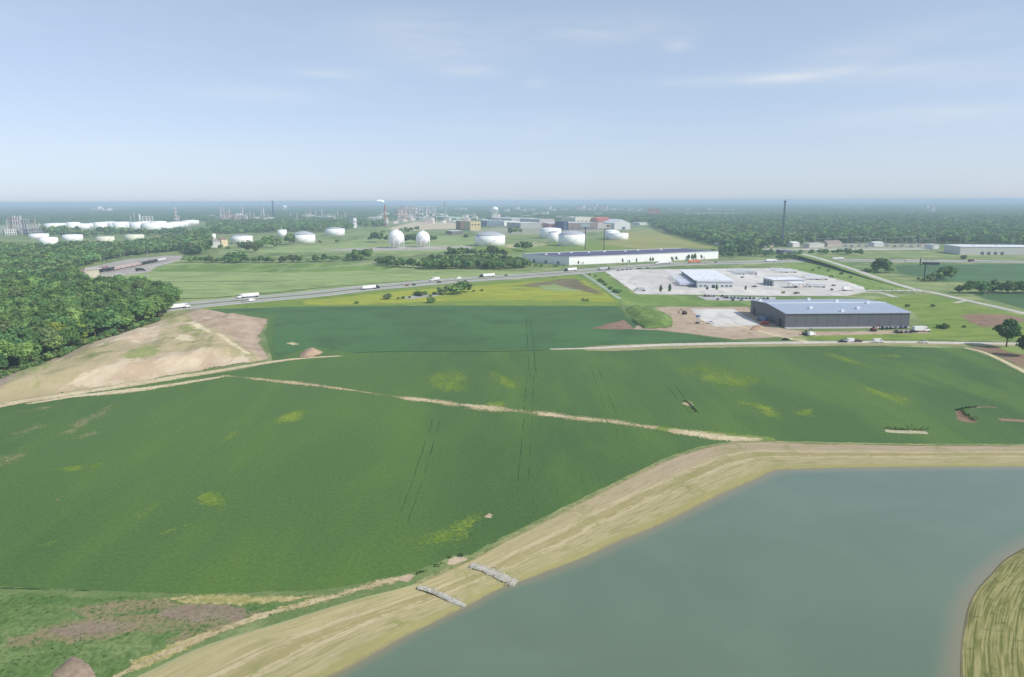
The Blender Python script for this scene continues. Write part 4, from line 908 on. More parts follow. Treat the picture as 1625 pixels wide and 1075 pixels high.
shrubs([(752, 463, 2.5), (765, 462, 2.5)], 'tiny bush right of the tree clump in the weed strip', 'tiny bushes right of the tree clump')
shrubs([(936, 437, 3), (945, 440, 3), (952, 447, 5), (956, 449, 4), (961, 453, 4), (969, 460, 5), (976, 464, 5), (980, 465, 4), (984, 463, 3)], 'small green bush in the row between the service lane and the truck yard', 'bushes between service lane and truck yard')
shrubs([(1490, 521, 3.5), (1500, 522, 5), (1497, 522, 3)], 'dark bush on the grass right of the grey warehouse', 'bushes right of the grey warehouse')
shrubs([(1440, 487, 3), (1480, 487, 3), (1530, 520, 2)], 'low bush on the grass behind the grey warehouse', 'low bushes behind the grey warehouse')
shrubs([(1529, 412, 9)], 'round bush on the grass before the white building at the right', None)
shrubs([(1320, 461, 2.5), (1243, 466, 3), (1262, 467, 3), (1266, 466, 2)], 'low green bush on the rim of the truck yard', 'bushes on the rim of the truck yard')
shrubs([(1300, 427, 4), (1315, 431, 4), (1335, 436, 4), (1350, 441, 3), (1290, 430, 3), (1320, 440, 3)], 'bush on the grassy bank below the overpass road', 'bushes on the grassy bank')
def slim(spots, label, group):
    for x, y, h in spots:
        o = link('slim_tree', random.choice(SLIM)); o.location = W(x, y); o.scale = (h * 1.1, h * 1.1, h); o.rotation_euler.z = random.uniform(0, 6.28); tag(o, label, 'tree', group)
slim([(918, 421.5, 7), (988, 418.5, 8), (1032, 416.5, 8), (1036, 416.5, 8), (1066, 415, 8), (1073, 414.5, 8), (1093, 413.5, 10), (1098, 413.5, 10), (1103, 413, 11), (1113, 413, 9), (1010, 418, 8), (999, 418, 5)], 'slim tree before the white wall of the long warehouse', 'slim trees along the long warehouse')
slim([(1048.5, 466, 9), (1062.5, 466, 10)], 'young tree standing alone on the rim of the truck yard', 'young trees on the rim of the truck yard')
slim([(1122, 463, 6), (1137, 462.5, 7.5), (1183, 463, 6.5)], 'young tree in the planting before the terminal office', 'young trees before the terminal office')

# the woods that run on to the horizon: one canopy with bumps and clearings
def far_canopy():
    rings = []; d = 3350.0
    while d < 27000: rings.append(d); d *= 1.016
    na = 760; A = np.linspace(R(-47), R(47), na); vs = []; tone = []
    for d in rings:
        for a in A:
            x, y = d * math.sin(a), d * math.cos(a)
            b = mnoise.noise((x / 45, y / 45, 0)); c = mnoise.noise((x / 900, y / 1600, 3)) + .45 * mnoise.noise((x / 350, y / 700, 8))
            px = PW / 2 + F * math.tan(a)
            open_ = c > .36 or (d < 3900 and 600 < px < 1000) or (d < 4300 and px < 380 and d < 3700)
            z = (-.6 if open_ else 12 + 7 * b + random.uniform(-2.5, 2.5) + 3 * c)
            vs.append((x, y, z)); tone.append(.32 + .5 * b + random.uniform(-.2, .2) + (.2 if c > .28 else 0))
    fs = [(i * na + j, i * na + j + 1, (i + 1) * na + j + 1, (i + 1) * na + j) for i in range(len(rings) - 1) for j in range(na - 1)]
    me = bpy.data.meshes.new('far_woods'); me.from_pydata(vs, [], fs)
    me.attributes.new('tone', 'FLOAT', 'POINT').data.foreach_set('value', np.clip(np.array(tone, dtype=np.float32), 0, 1)); me.update(); up(me)
    link('far_woods', me, mat_leaf('far leaves', (.040, .086, .032), (.120, .190, .068)), None, 'stuff')
far_canopy()

# ------------------------------------------------------------------ buildings
WHITE = plain('white wall', (.74, .75, .74), .6, .3, .05, .1, streak=True); WROOF = plain('white roof', (.72, .74, .76), .5, .3, .06, .08)
GLASS = plain('dark window glass', (.03, .04, .05), .15, .5, .1); DARK = plain('dark steel', (.06, .065, .07), .5, .4, .2); DOOR = plain('grey door', (.12, .13, .15), .5, .3, .1)
VENT = plain('pale vent', (.75, .77, .8), .5, .3, .05); STEEL = plain('galvanised steel', (.34, .36, .37), .5, .4, .12); CONC = plain('concrete block', (.45, .44, .42), .9, .1, .1)
def col(name, r, g, b, k=.85, **kw): return plain(name, lin(r, g, b, k), **kw)
def seam_metal(name, rgb, axis, pitch, rough=.45, metallic=0.0):
    """ribbed metal sheet: ribs come from a bump along the object's own x or y"""
    if name in MC: return MC[name]
    m, t = mat_new(name); v = t.n('ShaderNodeTexCoord').outputs['Object']; sp = t.n('ShaderNodeSeparateXYZ'); t.put(sp.inputs[0], v)
    w = t.m('PINGPONG', sp.outputs[axis], pitch / 2); rib = t.ramp(w, pitch * .04, pitch * .1)
    n = t.noise(v, .12, 4, .6); n2 = t.noise(t.mapping(v, 0, (1, .2, 1) if axis == 0 else (.2, 1, 1)), .5, 3, .6)
    f = t.m('ADD', t.m('MULTIPLY', n, .6), t.m('MULTIPLY', n2, .4))
    c = t.mix(t.ramp(f, .3, .7), tuple(q * .92 for q in rgb), tuple(q * 1.06 for q in rgb)); c = t.mix(rib, tuple(q * .82 for q in rgb), c)
    MC[name] = finish(t, m, c, rough, .4, bump=rib, bump_d=.06, bump_s=.5, metallic=metallic); return MC[name]
def frame2(a, b):
    A, B = W(*a), W(*b); d = B - A; return A, math.atan2(d.y, d.x), d.length
def building(name, label, a, b, depth, h, wall, roof, kind='flat', rise=0.0, over=.5, windows=(), doors=(), left_doors=(), units=(), cat='building', group=None, parapet=0.0, seam=None):
    """a: near left corner pixel, b: near right corner pixel, both on the ground; depth runs away from the camera"""
    A, rz, L = frame2(a, b) if not isinstance(a, Vector) else (a, b[0], b[1])
    e = empty(name, A, rz, label, cat, group); D = depth
    m = MB()
    if kind == 'flat':
        m.box((L / 2, D / 2, h / 2), (L, D, h)); m.build('wall', wall, e)
        r = MB(); r.box((L / 2, D / 2, h + .12), (L + 2 * over, D + 2 * over, .24))
        if parapet:
            for c, s in (((L / 2, -over + .15, h + .24 + parapet / 2), (L + 2 * over, .3, parapet)), ((L / 2, D + over - .15, h + .24 + parapet / 2), (L + 2 * over, .3, parapet)),
                         ((-over + .15, D / 2, h + .24 + parapet / 2), (.3, D + 2 * over - .6, parapet)), ((L + over - .15, D / 2, h + .24 + parapet / 2), (.3, D + 2 * over - .6, parapet))): r.box(c, s)
        r.build('roof', roof, e); top = lambda y: h + .24
    elif kind == 'ridge_x':       # ridge runs along the front
        m.prism([(0, 0), (D, 0), (D, h), (D / 2, h + rise), (0, h)], 0, L, 'x'); m.build('wall', wall, e)
        k = rise / (D / 2); o = over
        r = MB(); r.prism([(-o, h - o * k + .03), (D / 2, h + rise + .03), (D + o, h - o * k + .03), (D + o, h - o * k + .28), (D / 2, h + rise + .3), (-o, h - o * k + .28)], -o, L + o, 'x'); r.build('roof', roof, e)
        top = lambda y: h + rise * (1 - abs(y - D / 2) / (D / 2)) + .28
    else:                         # gable faces the camera
        m.prism([(0, 0), (L, 0), (L, h), (L / 2, h + rise), (0, h)], 0, D); m.build('wall', wall, e)
        k = rise / (L / 2); o = over
        r = MB(); r.prism([(-o, h - o * k + .03), (L / 2, h + rise + .03), (L + o, h - o * k + .03), (L + o, h - o * k + .25), (L / 2, h + rise + .27), (-o, h - o * k + .25)], -o, D + o); r.build('roof', roof, e)
        top = lambda y: h + rise + .25
    for x, z, w, hh in windows:
        q = MB(); q.box((x, -.02, z), (w, .16, hh)); f = q.build('window', GLASS, e)
        q = MB(); q.box((x, -.06, z - hh / 2 - .06), (w + .2, .24, .1)); q.build('sill', WHITE, f)
    for x, w, hh in doors: q = MB(); q.box((x, -.03, hh / 2 + .02), (w, .18, hh)); q.build('door', DOOR, e)
    for y, w, hh, z in left_doors: q = MB(); q.box((-.03, y, z + hh / 2), (.18, w, hh)); q.build('door', DOOR, e)
    for x, y, sx, sy, sz in units:
        q = MB(); q.box((x, y, top(y) + sz / 2 - .05), (sx, sy, sz), 0, .12); q.build('roof_unit', VENT, e)
    return e, L

# the grey metal warehouse
def grey_warehouse():
    wall = seam_metal('grey metal wall', lin(112, 114, 120, .8), 0, 7.6, .5); roof = seam_metal('blue grey metal roof', lin(176, 188, 206, .78), 0, 1.2, .4)
    A, rz, L = frame2((1245, 521), (1442, 519.5)); D = 68; h, rise = 10.6, 2.3
    e = empty('warehouse', A, rz, 'large grey metal warehouse with pale blue low gabled roof beside the gravel road', 'warehouse')
    m = MB(); m.prism([(0, 0), (D, 0), (D, h), (D / 2, h + rise), (0, h)], 0, L, 'x'); m.build('wall', wall, e)
    k = rise / (D / 2); o = .6; r = MB()
    r.prism([(-o, h - o * k + .03), (D / 2, h + rise + .03), (D + o, h - o * k + .03), (D + o, h - o * k + .3), (D / 2, h + rise + .32), (-o, h - o * k + .3)], -o, L + o, 'x'); rf = r.build('roof', roof, e)
    q = MB(); q.prism([(D / 2 - .7, h + rise + .26), (D / 2 + .7, h + rise + .26), (D / 2, h + rise + .5)], -o, L + o, 'x'); q.build('ridge_cap', VENT, rf)
    q = MB(); q.box((L / 2, -.66 - o * .0, h - .1), (L + 1.2, .14, .3)); q.build('gutter', plain('pale gutter', (.5, .54, .6)), rf)
    q = MB(); q.box((L / 2, -.08, .35), (L - .2, .2, .7)); q.build('footing', CONC, e)
    inv = (Matrix.Translation(A) @ Matrix.Rotation(rz, 4, 'Z')).inverted()
    for px, py in ((1286, 489), (1339, 493), (1361, 489), (1283, 474.5), (1327, 480), (1376, 483), (1206, 478)):
        p = inv @ W(px, py, 12.4); y = min(max(p.y, 3), D - 3); z = h + rise * (1 - abs(y - D / 2) / (D / 2)) + .25
        v = MB(); v.box((p.x, y, z + .7), (2.6, 2.2, 1.5), 0, .15); vv = v.build('roof_unit', VENT, e)
        v = MB(); v.lathe([(.7, 0), (.9, .3), (.5, .5)], 10, (p.x, y, z + 1.4)); v.build('cowl', VENT, vv)
    for y, w, hh in ((8, 5, 5.5), (60, 5, 6)): q = MB(); q.box((-.03, y, hh / 2 + .02), (.2, w, hh)); q.build('door', plain('black opening', (.025, .027, .03)), e)
    for x in (7, 46): q = MB(); q.box((x, -.04, 1.2), (1.3, .2, 2.3)); q.build('door', DOOR, e)
    q = MB(); q.box((L / 2, -1.6, .1), (L, 3, .2)); q.build('apron', CONC, e)
grey_warehouse()

# the long white warehouse by the highway
def long_warehouse():
    wall = plain('white panel wall', (.84, .84, .82), .55, .3, .03, .1, streak=True); roof = plain('dark roof membrane', lin(92, 92, 118, .9), .8, .2, .1, .05)
    A, rz, L = frame2((903, 421.5), (1139.5, 411.2)); h = 11.4; D = 86
    e = empty('warehouse', A, rz, 'very long white warehouse with a dark flat roof behind the highway', 'warehouse')
    q = (Matrix.Translation(A) @ Matrix.Rotation(rz, 4, 'Z')).inverted() @ W(829, 415.2); plan = [(0, 0), (L, 0), (L - 6, D), (q.x, q.y)]
    def slab(pl, z0, z1): n = len(pl); m = MB(); return m.add([(x, y, z0) for x, y in pl] + [(x, y, z1) for x, y in pl], [(i, (i + 1) % n, n + (i + 1) % n, n + i) for i in range(n)] + [tuple(range(n - 1, -1, -1)), tuple(range(n, 2 * n))])
    slab(plan, 0, h).build('wall', wall, e)
    rf = slab([(x + sx, y + sy) for (x, y), sx, sy in zip(plan, (-.2, .2, .2, -.2), (-.2, -.2, .2, .2))], h + .01, h + .3).build('roof', roof, e)
    pr = MB()
    for (x0, y0), (x1, y1) in zip(plan, plan[1:] + plan[:1]):
        l = math.hypot(x1 - x0, y1 - y0); pr.box(((x0 + x1) / 2, (y0 + y1) / 2, h + .55), (l - .4, .3, .5), math.atan2(y1 - y0, x1 - x0))
    pr.build('parapet_edge', wall, rf)
    for x, y in ((14, 60), (40, 70), (66, 62), (96, 66), (130, 60), (160, 70), (200, 64), (-10, 55)): u = MB(); u.box((x, y, h + 1.05), (3, 3, 1.6), 0, .12); u.build('roof_unit', VENT, e)
    la = math.atan2(q.y, q.x)
    for f in (.22, .48, .74): u = MB(); u.box((q.x * f, q.y * f, 2.3), (4.2, .3, 4.4), la); u.build('door', DOOR, e)
    for x in (22, 98, 140, 186, 236): q = MB(); q.box((x, -.05, 2.2), (4, .2, 4.2)); q.build('door', plain('pale door', (.5, .5, .5)), e)
    q = MB(); q.box((L / 2, -.04, .4), (L - .1, .14, .8)); q.build('plinth', CONC, e)
long_warehouse()

# truck terminal
def terminal():
    A, rz, L = frame2((1106.5, 457.3), (1163, 457.8))
    e = empty('truck_terminal', A, rz, 'long white roofed truck terminal with front offices in the concrete yard', 'terminal')
    m = MB(); m.box((19, 66, 3.4), (38, 112, 6.8)); m.build('wall', plain('blue grey dock wall', lin(104, 122, 142, .8), .6), e)
    r = MB(); r.box((18.5, 65.5, 7.05), (41, 115, .5)); r.build('roof', WROOF, e)
    for i in range(12):
        q = MB(); q.box((-.05, 16 + i * 8.6, 2.9), (.2, 3, 3.2)); q.build('dock_door', plain('pale dock door', (.4, .43, .46)), e)
    m = MB(); m.box((L / 2, 5, 3.5), (L, 10, 7)); o = m.build('front_office', plain('office wall', (.62, .64, .64), .7, .2, .05), e)
    q = MB(); q.box((L / 2, 4.9, 7.15), (L + .6, 10.8, .3)); q.build('office_roof', WROOF, o)
    q = MB(); q.box((L / 2, -.05, 5.6), (L - .3, .2, .5)); q.build('fascia', plain('grey fascia', (.4, .42, .44)), o)
    for x in (3.5, 8, 25.5, 30, 34): q = MB(); q.box((x, -.04, 2.3), (2.6, .2, 1.3)); q.build('window', GLASS, e)
    q = MB(); q.box((16.5, -.06, 1.7), (3, .25, 3.4)); q.build('entrance', GLASS, e)
    for x, y in ((12, 30), (22, 14), (28, 50), (14, 70), (26, 90)): q = MB(); q.box((x, y, 7.9), (2.4, 2, 1.3), 0, .1); q.build('roof_unit', VENT, e)
    building('workshop', 'white roofed workshop with a shaded end wall in the truck yard right of the terminal', (1227.5, 454.5), (1276, 453.6), 24, 6.6, plain('grey workshop wall', (.58, .58, .57), .7, .2, .06), WROOF, over=.8,
             left_doors=[(6, 4.6, 5, 0), (12.5, 4.6, 5, 0), (19, 4.6, 5, 0)], units=[(10, 12, 2, 2, 1)])  # closed end wall: dark door panels put its shade into colour
    A, rz, L = frame2((1256, 458), (1279, 457.5))
    e = empty('fuel_canopy', A, rz, 'small white fuel canopy on posts in the truck yard before the workshop', 'canopy')
    q = MB(); q.box((L / 2, 6, 5.4), (L, 12, .7)); q.build('roof', WROOF, e)
    for x in (2, L - 2):
        for y in (2, 10): q = MB(); q.bar((x, y, 0), (x, y, 5.2), .25, 8); q.build('post', STEEL, e)
    q = MB(); q.box((L / 2, 6, .9), (1.2, 5, 1.8), 0, .1); q.build('fuel_pump', DARK, e)
terminal()
building('white_building', 'long low white building with a grey end wall at the right border behind the fields', (1523, 404.5), (1650, 405.5), 60, 13.2, plain('off white wall', (.62, .6, .57), .7, .2, .06), WROOF, units=[(30, 20, 4, 3, 2), (70, 30, 4, 3, 2)], doors=[(34, 5, 5), (44, 5, 5), (54, 5, 5), (64, 5, 5)])
building('yard_shed', 'tan shed with a pale front at the left end of the railyard', (137, 441.8), (157.5, 440.8), 34, 9.5, plain('tan metal wall', lin(214, 206, 184, .85)), plain('tan roof', lin(190, 182, 168, .85)), 'ridge_x', 1.8)
building('low_shed', 'low white roof half hidden in the left wood', (34, 439.5), (50, 438.5), 14, 8, WHITE, WROOF, 'ridge_x', 1.2)

BL = [  # name, label, near corners, depth, height, wall rgb, roof rgb, kind, rise
 ('hangar', 'white gabled hangar with a small dark door beside the red roofed building', (975, 364.6), (1000, 364.2), 90, 20, (226, 228, 228), (236, 238, 240), 'gable', 11),
 ('red_building', 'red roofed building behind the second billboard', (948, 356), (969, 355.7), 70, 20, (196, 116, 96), (206, 112, 96), 'ridge_x', 6),
 ('white_building', 'white fronted block under the red roofed building', (949, 362.5), (968.5, 362), 50, 17, (222, 222, 218), (150, 150, 156), 'flat', 0),
 ('brown_building', 'long brown brick building with a pale flat roof behind the right tank cluster', (902, 365.6), (948, 364.8), 110, 22, (142, 124, 118), (210, 212, 214), 'flat', 0),
 ('navy_building', 'dark navy tower block beside the long brown building', (894.5, 365.8), (902, 365.5), 40, 27, (62, 78, 112), (70, 84, 110), 'flat', 0),
 ('brick_building', 'red brown brick building with white roof edge left of the navy block', (872, 365.3), (893.5, 365), 80, 20, (178, 132, 122), (226, 226, 224), 'flat', 0),
 ('beige_building', 'beige box building with dark loading opening above the long brown building', (913, 354.8), (942, 354), 90, 24, (214, 212, 190), (226, 226, 222), 'flat', 0),
 ('ochre_building', 'ochre square building beside the bare earth bank', (746.5, 366), (763, 365.6), 60, 28, (210, 192, 142), (206, 196, 160), 'flat', 0),
 ('blue_building', 'blue grey factory hall with a white roof edge beneath the water tower', (773, 360), (794, 359.4), 80, 22, (118, 134, 152), (214, 220, 226), 'flat', 0),
 ('white_building', 'white hall between the blue grey hall and the pale sheds', (800, 358.6), (819, 358), 60, 17, (232, 232, 228), (236, 238, 236), 'flat', 0),
 ('pale_shed', 'long pale shed with a grey front above the left tank cluster', (826, 362.6), (858, 361.6), 80, 18, (170, 172, 170), (228, 230, 230), 'flat', 0),
 ('long_shed', 'long flat pale shed behind the white hall near the water tower', (812, 352.6), (848, 351.6), 150, 15, (176, 180, 184), (214, 216, 218), 'flat', 0),
 ('grey_shed', 'grey roofed shed behind the brick building', (856, 355.6), (880, 355), 140, 18, (190, 182, 182), (196, 198, 202), 'flat', 0),
 ('green_shed', 'pale green flat roofed hall behind the bare earth bank', (712, 350.5), (737, 350), 220, 16, (174, 196, 182), (190, 206, 196), 'flat', 0),
 ('brown_tower_house', 'brown timber tower house beside the ochre building', (731, 364.5), (741, 364.2), 30, 26, (138, 112, 92), (150, 132, 118), 'flat', 0),
 ('white_shed', 'white roofed open shed on the grass below the bare earth bank', (717, 372.5), (735, 372), 40, 9, (120, 116, 112), (240, 240, 240), 'flat', 0),
 ('white_hall', 'white low hall with a square tower block before the refinery', (543, 362), (562, 361.4), 60, 13, (226, 226, 222), (232, 232, 230), 'flat', 0),
 ('tower_block', 'white square tower at the right end of the low hall before the refinery', (561.5, 362), (566.5, 361.8), 20, 34, (222, 222, 222), (226, 226, 224), 'flat', 0),
 ('beige_house', 'beige block with a brown roof among the left tanks', (352, 391.6), (362, 391), 20, 14, (226, 208, 170), (148, 124, 108), 'ridge_x', 4),
 ('pale_shed', 'pale grey shed left of the beige block among the left tanks', (333, 393.4), (350, 392.6), 40, 12, (206, 208, 204), (170, 158, 150), 'ridge_x', 4),
 ('white_house', 'white house with a pale roof at the edge of the broad wood', (1258, 392.4), (1269, 392), 20, 7, (226, 226, 224), (228, 226, 222), 'ridge_x', 3),
 ('white_shed', 'low white shed by the road bend at the corner of the broad wood', (1142, 389.6), (1153, 389.3), 16, 6, (232, 232, 230), (236, 236, 236), 'flat', 0),
 ('small_house', 'small white house in front of the broad wood left of the mast', (1212, 392.6), (1218.5, 392.3), 14, 5, (226, 224, 220), (190, 182, 176), 'ridge_x', 3),
 ('small_house', 'small tan house in front of the broad wood just left of the mast', (1222, 392.6), (1230, 392.3), 14, 4.5, (196, 176, 160), (208, 198, 188), 'ridge_x', 2.5),
 ('control_house', 'cream control house at the left end of the substation', (1284, 393.6), (1308, 393.2), 22, 8, (216, 214, 204), (224, 222, 214), 'flat', 0),
 ('control_house', 'brown roofed control house in the middle of the substation', (1313, 391.6), (1336, 391), 20, 7, (186, 176, 166), (160, 146, 134), 'ridge_x', 4),
 ('white_shed', 'white shed in the substation right of the brown roofed control house', (1387, 391.6), (1402, 391.4), 20, 7, (226, 226, 226), (232, 232, 232), 'ridge_x', 2),
 ('white_shed', 'white shed at the right end of the substation', (1480, 395.8), (1490, 395.6), 16, 8, (222, 222, 222), (228, 228, 228), 'flat', 0),
 ('far_barn', 'white barn roof above the trees at the right horizon', (1478, 338), (1484, 338), 60, 42, (232, 228, 226), (236, 234, 234), 'flat', 0),
 ('far_barn', 'small white gable left of the barn on the right horizon', (1471, 336), (1476, 336), 40, 36, (232, 228, 226), (236, 234, 234), 'ridge_x', 6),
 ('white_building', 'white roofed shed at the yard corner where the broad wood begins', (1015, 357.6), (1027, 357.2), 40, 9, (200, 210, 206), (240, 242, 242), 'flat', 0),
]
def wall_mat(rgb): return col('wall paint %d %d %d' % rgb, *rgb, k=.82, var=.07, scale=.08)
for nm, lb, a, b, d, h, wc, rc, kd, rise in BL:
    e, L = building(nm, lb, a, b, d, h, wall_mat(wc), wall_mat(rc), kd, rise, units=[(L_ * 9 + 6, d * .5, 4, 4, 2.5) for L_ in range(3)] if kd == 'flat' and d > 60 else ())
    if nm in ('hangar', 'brown_building', 'beige_building', 'white_hall', 'blue_building'):
        for i in range(1 if nm == 'hangar' else 4):
            w = L * (.22 if nm == 'hangar' else .12); q = MB(); q.box((L * (.5 + .08 if nm == 'hangar' else .15 + .22 * i), -.1, h * .2), (w, .3, h * .4)); q.build('door', DOOR, e)
    if nm in ('brick_building', 'ochre_building', 'navy_building', 'tower_block'):
        for i in range(3):
            q = MB(); q.box((L * (.2 + .3 * i), -.08, h * .62), (L * .16, .24, h * .14)); q.build('window', GLASS, e)

# the town on the horizon: one block per building
town = [(915, 926, 336, 326.5, 1), (928, 936, 336, 331, 1), (941.5, 946.5, 337, 323.5, 0), (950, 963, 337, 326.5, 2), (966, 976, 336, 331, 0), (978, 988, 336, 332, 0), (995, 1003, 337, 330, 1), (1005, 1014, 339, 335, 0), (1010, 1019, 337, 331, 1),
        (1029, 1046, 343, 332, 3), (1036, 1040, 340, 329.5, 1), (815, 822, 335, 329, 0), (800, 806, 338, 333, 0), (825, 833, 337, 333, 0), (838, 846, 337, 332.5, 0), (866, 873, 334, 327.5, 0), (870, 880, 337, 332, 0), (890, 898, 336, 332, 0), (776, 781, 338, 332, 1),
        (720, 732, 335, 331, 0), (734, 738, 335, 331.5, 0), (1123, 1132, 336, 331, 1), (1135, 1147, 336, 332.5, 0), (1150, 1158, 336, 333, 0), (1160, 1168, 336, 333, 0), (1062, 1068, 336, 332, 0), (1090, 1096, 336, 332, 0), (1320, 1326, 332, 326, 0), (1338, 1344, 334, 330, 0), (1360, 1370, 334, 330.5, 0),
        (144, 151, 336, 331, 0), (152, 156, 336, 327.5, 0), (158, 163, 336, 331.5, 0), (166, 171, 337, 331, 0)]
tm = [wall_mat((226, 224, 222)), wall_mat((232, 208, 204)), wall_mat((210, 198, 188)), wall_mat((190, 128, 118))]
for x0, x1, by, ty, k in town:
    A, rz, L = frame2((x0, by), (x1, by)); h = (by - ty) / ppm(A)
    e = empty('town_building', A, rz, ('wide red brick block in the distant town right of the red roofed building' if k == 3 else 'slim pale tower block highest in the distant town' if (x0 == 941.5) else 'broad tan block beside the slim tower in the distant town' if k == 2 else
              'far white block above the trees at the left horizon' if x0 < 200 else 'far white block above the trees at the right horizon' if x0 > 1300 else 'small pale building far off in the distant town'), 'building',
              None if k in (2, 3) or x0 == 941.5 else 'far white blocks at the left horizon' if x0 < 200 else 'far white blocks at the right horizon' if x0 > 1300 else 'pale buildings of the distant town')
    q = MB(); q.box((L / 2, 30, h / 2), (L, 60, h)); q.build('wall', tm[k], e); q = MB(); q.box((L / 2, 30, h + .6), (L + 2, 62, 1.2)); q.build('roof', tm[0] if k != 3 else tm[3], e)

# small sheds and plant buildings between the tanks and the town
rr = random.Random(11)
for i in range(110):
    x = rr.choice((rr.uniform(590, 700), rr.uniform(690, 860), rr.uniform(690, 1010), rr.uniform(800, 1000), rr.uniform(455, 600), rr.uniform(320, 420))); by = rr.uniform(345, 354) if x < 600 else rr.uniform(343, 357)
    w = rr.uniform(4, 13); hp = rr.uniform(2.5, 6)
    A, rz, L = frame2((x, by), (x + w, by)); h = hp / ppm(A)
    e = empty('plant_shed', A, rz, 'small pale shed among the refinery and factory buildings below the town', 'shed', 'small pale sheds around the refinery')
    dd = rr.uniform(30, 70); q = MB(); q.box((L / 2, dd / 2, h / 2), (L, dd, h)); q.build('wall', tm[rr.choice((0, 0, 1, 2))], e); q = MB(); q.box((L / 2, dd / 2, h + .5), (L + 1.5, dd + 1.5, 1)); q.build('roof', wall_mat(rr.choice(((228, 228, 226), (206, 208, 212), (196, 186, 180), (232, 226, 214)))), e)
for i in range(34):
    x = rr.choice((rr.uniform(590, 700), rr.uniform(455, 570), rr.uniform(345, 430), rr.uniform(8, 75), rr.uniform(205, 320))); b = 353 if x > 100 else 372
    p_ = W(x, b); s_ = ppm(p_); h_ = rr.uniform(7, 17) / s_; e = empty('thin_stack', p_, 0, 'thin pale pipe stack among the refinery columns', 'stack', 'thin stacks of the refinery')
    q = MB(); q.lathe([(.5 / s_, 0), (.3 / s_, h_)], 8); q.build('shaft', (PINKW_ if False else tm[rr.choice((0, 1, 2))]), e, True)
# houses and parked cars along the road that skirts the broad wood
for i, (x, y) in enumerate(((1074, 371.5), (1083, 373.5), (1091, 375.6), (1098, 377.2), (1104, 378.6), (1110, 380), (1124, 383.8), (1133, 386))):
    A, rz, L = frame2((x, y), (x + 5.5, y + .6))
    e = empty('small_house', A, rz, 'small white roofed house along the road at the edge of the broad wood', 'house', 'small houses along the road at the wood edge')
    q = MB(); q.prism([(0, 0), (9, 0), (9, 3), (4.5, 5), (0, 3)], 0, L, 'x'); q.build('wall', wall_mat((222, 220, 216)), e)
    q = MB(); q.prism([(-.4, 2.9), (4.5, 5.1), (9.4, 2.9), (9.4, 3.1), (4.5, 5.35), (-.4, 3.1)], -.3, L + .3, 'x'); q.build('roof', wall_mat(((226, 226, 226), (190, 190, 196), (200, 180, 170))[i % 3]), e)

# ------------------------------------------------------------------ tanks and gas spheres
TW = plain('white tank paint', (.86, .86, .86), .45, .4, .03, .05, streak=True); TR = plain('grey tank roof', (.40, .42, .46), .6, .3, .08, .05); TC = plain('cream tank paint', lin(226, 228, 206, .85), .5, .3, .05, .05)
def tank(px, by, wpx, hpx, rpx, label, paint=TW, roofm=None, group=None):
    p = W(px, by); s = ppm(p); r = wpx / s / 2; d = p.copy(); d.z = 0; d.normalize()
    c = p + d * r * .985; s = ppm(c); r = wpx / s / 2; h = hpx / ppm(p)
    e = empty('storage_tank', c, math.atan2(-d.y, -d.x), label, 'tank', group); rise = rpx / s * 1.0
    b = MB(); b.lathe([(r, 0), (r, h * .5), (r, h)], 56, cap=True); b.build('shell', paint, e, False)
    for f in e.children[0].data.polygons: f.use_smooth = abs(f.normal.z) < .5
    q = MB(); q.lathe([(r * (1 - (i / 6.0)) + .01 if i < 6 else .5, h + .05 + rise * (1 - (1 - i / 6.0) ** 2)) for i in range(7)], 56); q.build('roof', roofm or TR, e, True)
    if wpx > 20:
        q = MB()
        for i in range(24):       # stair that winds up the shell
            a = -.4 + i * .05; a2 = a + .05; z0, z1 = h * i / 24, h * (i + 1) / 24
            q.bar((math.cos(a) * (r + .5), math.sin(a) * (r + .5), z0), (math.cos(a2) * (r + .5), math.sin(a2) * (r + .5), z1), .3, 4)
        q.build('stairway', STEEL, e)
    return e
tank(778, 391.5, 47, 16.5, 6, 'big white tank with a grey domed roof between the gas spheres and the long warehouse')
tank(482.5, 387, 35.5, 13.5, 5.5, 'white tank with a grey conical roof in the meadow left of the gas spheres')
tank(532, 375, 30, 11, 2.5, 'white tank standing behind the conical roofed tank in the meadow')
tank(448, 376.5, 14.5, 11, 1.2, 'small white tank between the trees left of the conical roofed tank')
tank(384.5, 387.5, 32, 12, 2, 'broad white tank half hidden by trees beside the beige block')
tank(336.5, 381, 12, 9, 1, 'small white tank at the left end of the tree gap behind the pale grey shed')
tank(873.5, 379, 34, 15, 1.8, 'rearmost white tank of the three standing close together', roofm=TW)
tank(879.5, 386, 20, 16.5, 2, 'middle white tank of the three standing close together', roofm=TR)
tank(907.5, 391.5, 43.5, 18.5, 5.5, 'foremost white tank of the three close together with a grey domed roof')
tank(970.5, 380.5, 24, 12.5, 2.8, 'white domed tank mostly hidden behind a flat topped tank right of the billboards', roofm=TW)
tank(981, 381.8, 31.5, 10.6, .6, 'flat topped white tank in front of a domed one right of the billboards', roofm=TW)
tank(62.5, 380, 27, 8, .8, 'farther of the two overlapping white tanks in the clearing by the left border', roofm=TW)
tank(78, 391, 26, 13, .8, 'nearer of the two overlapping white tanks in the clearing by the left border', roofm=TW)
tank(116, 384, 28.5, 10.5, .8, 'white tank showing over the wood behind the railyard, right of the overlapping pair', roofm=TW)
tank(168, 388, 26, 11.5, .8, 'cream tank showing over the wood behind the railyard shed', TC, TC)
tank(214, 384, 28, 10.5, .8, 'greenish cream tank at the right end of the tanks over the wood', TC, TC)
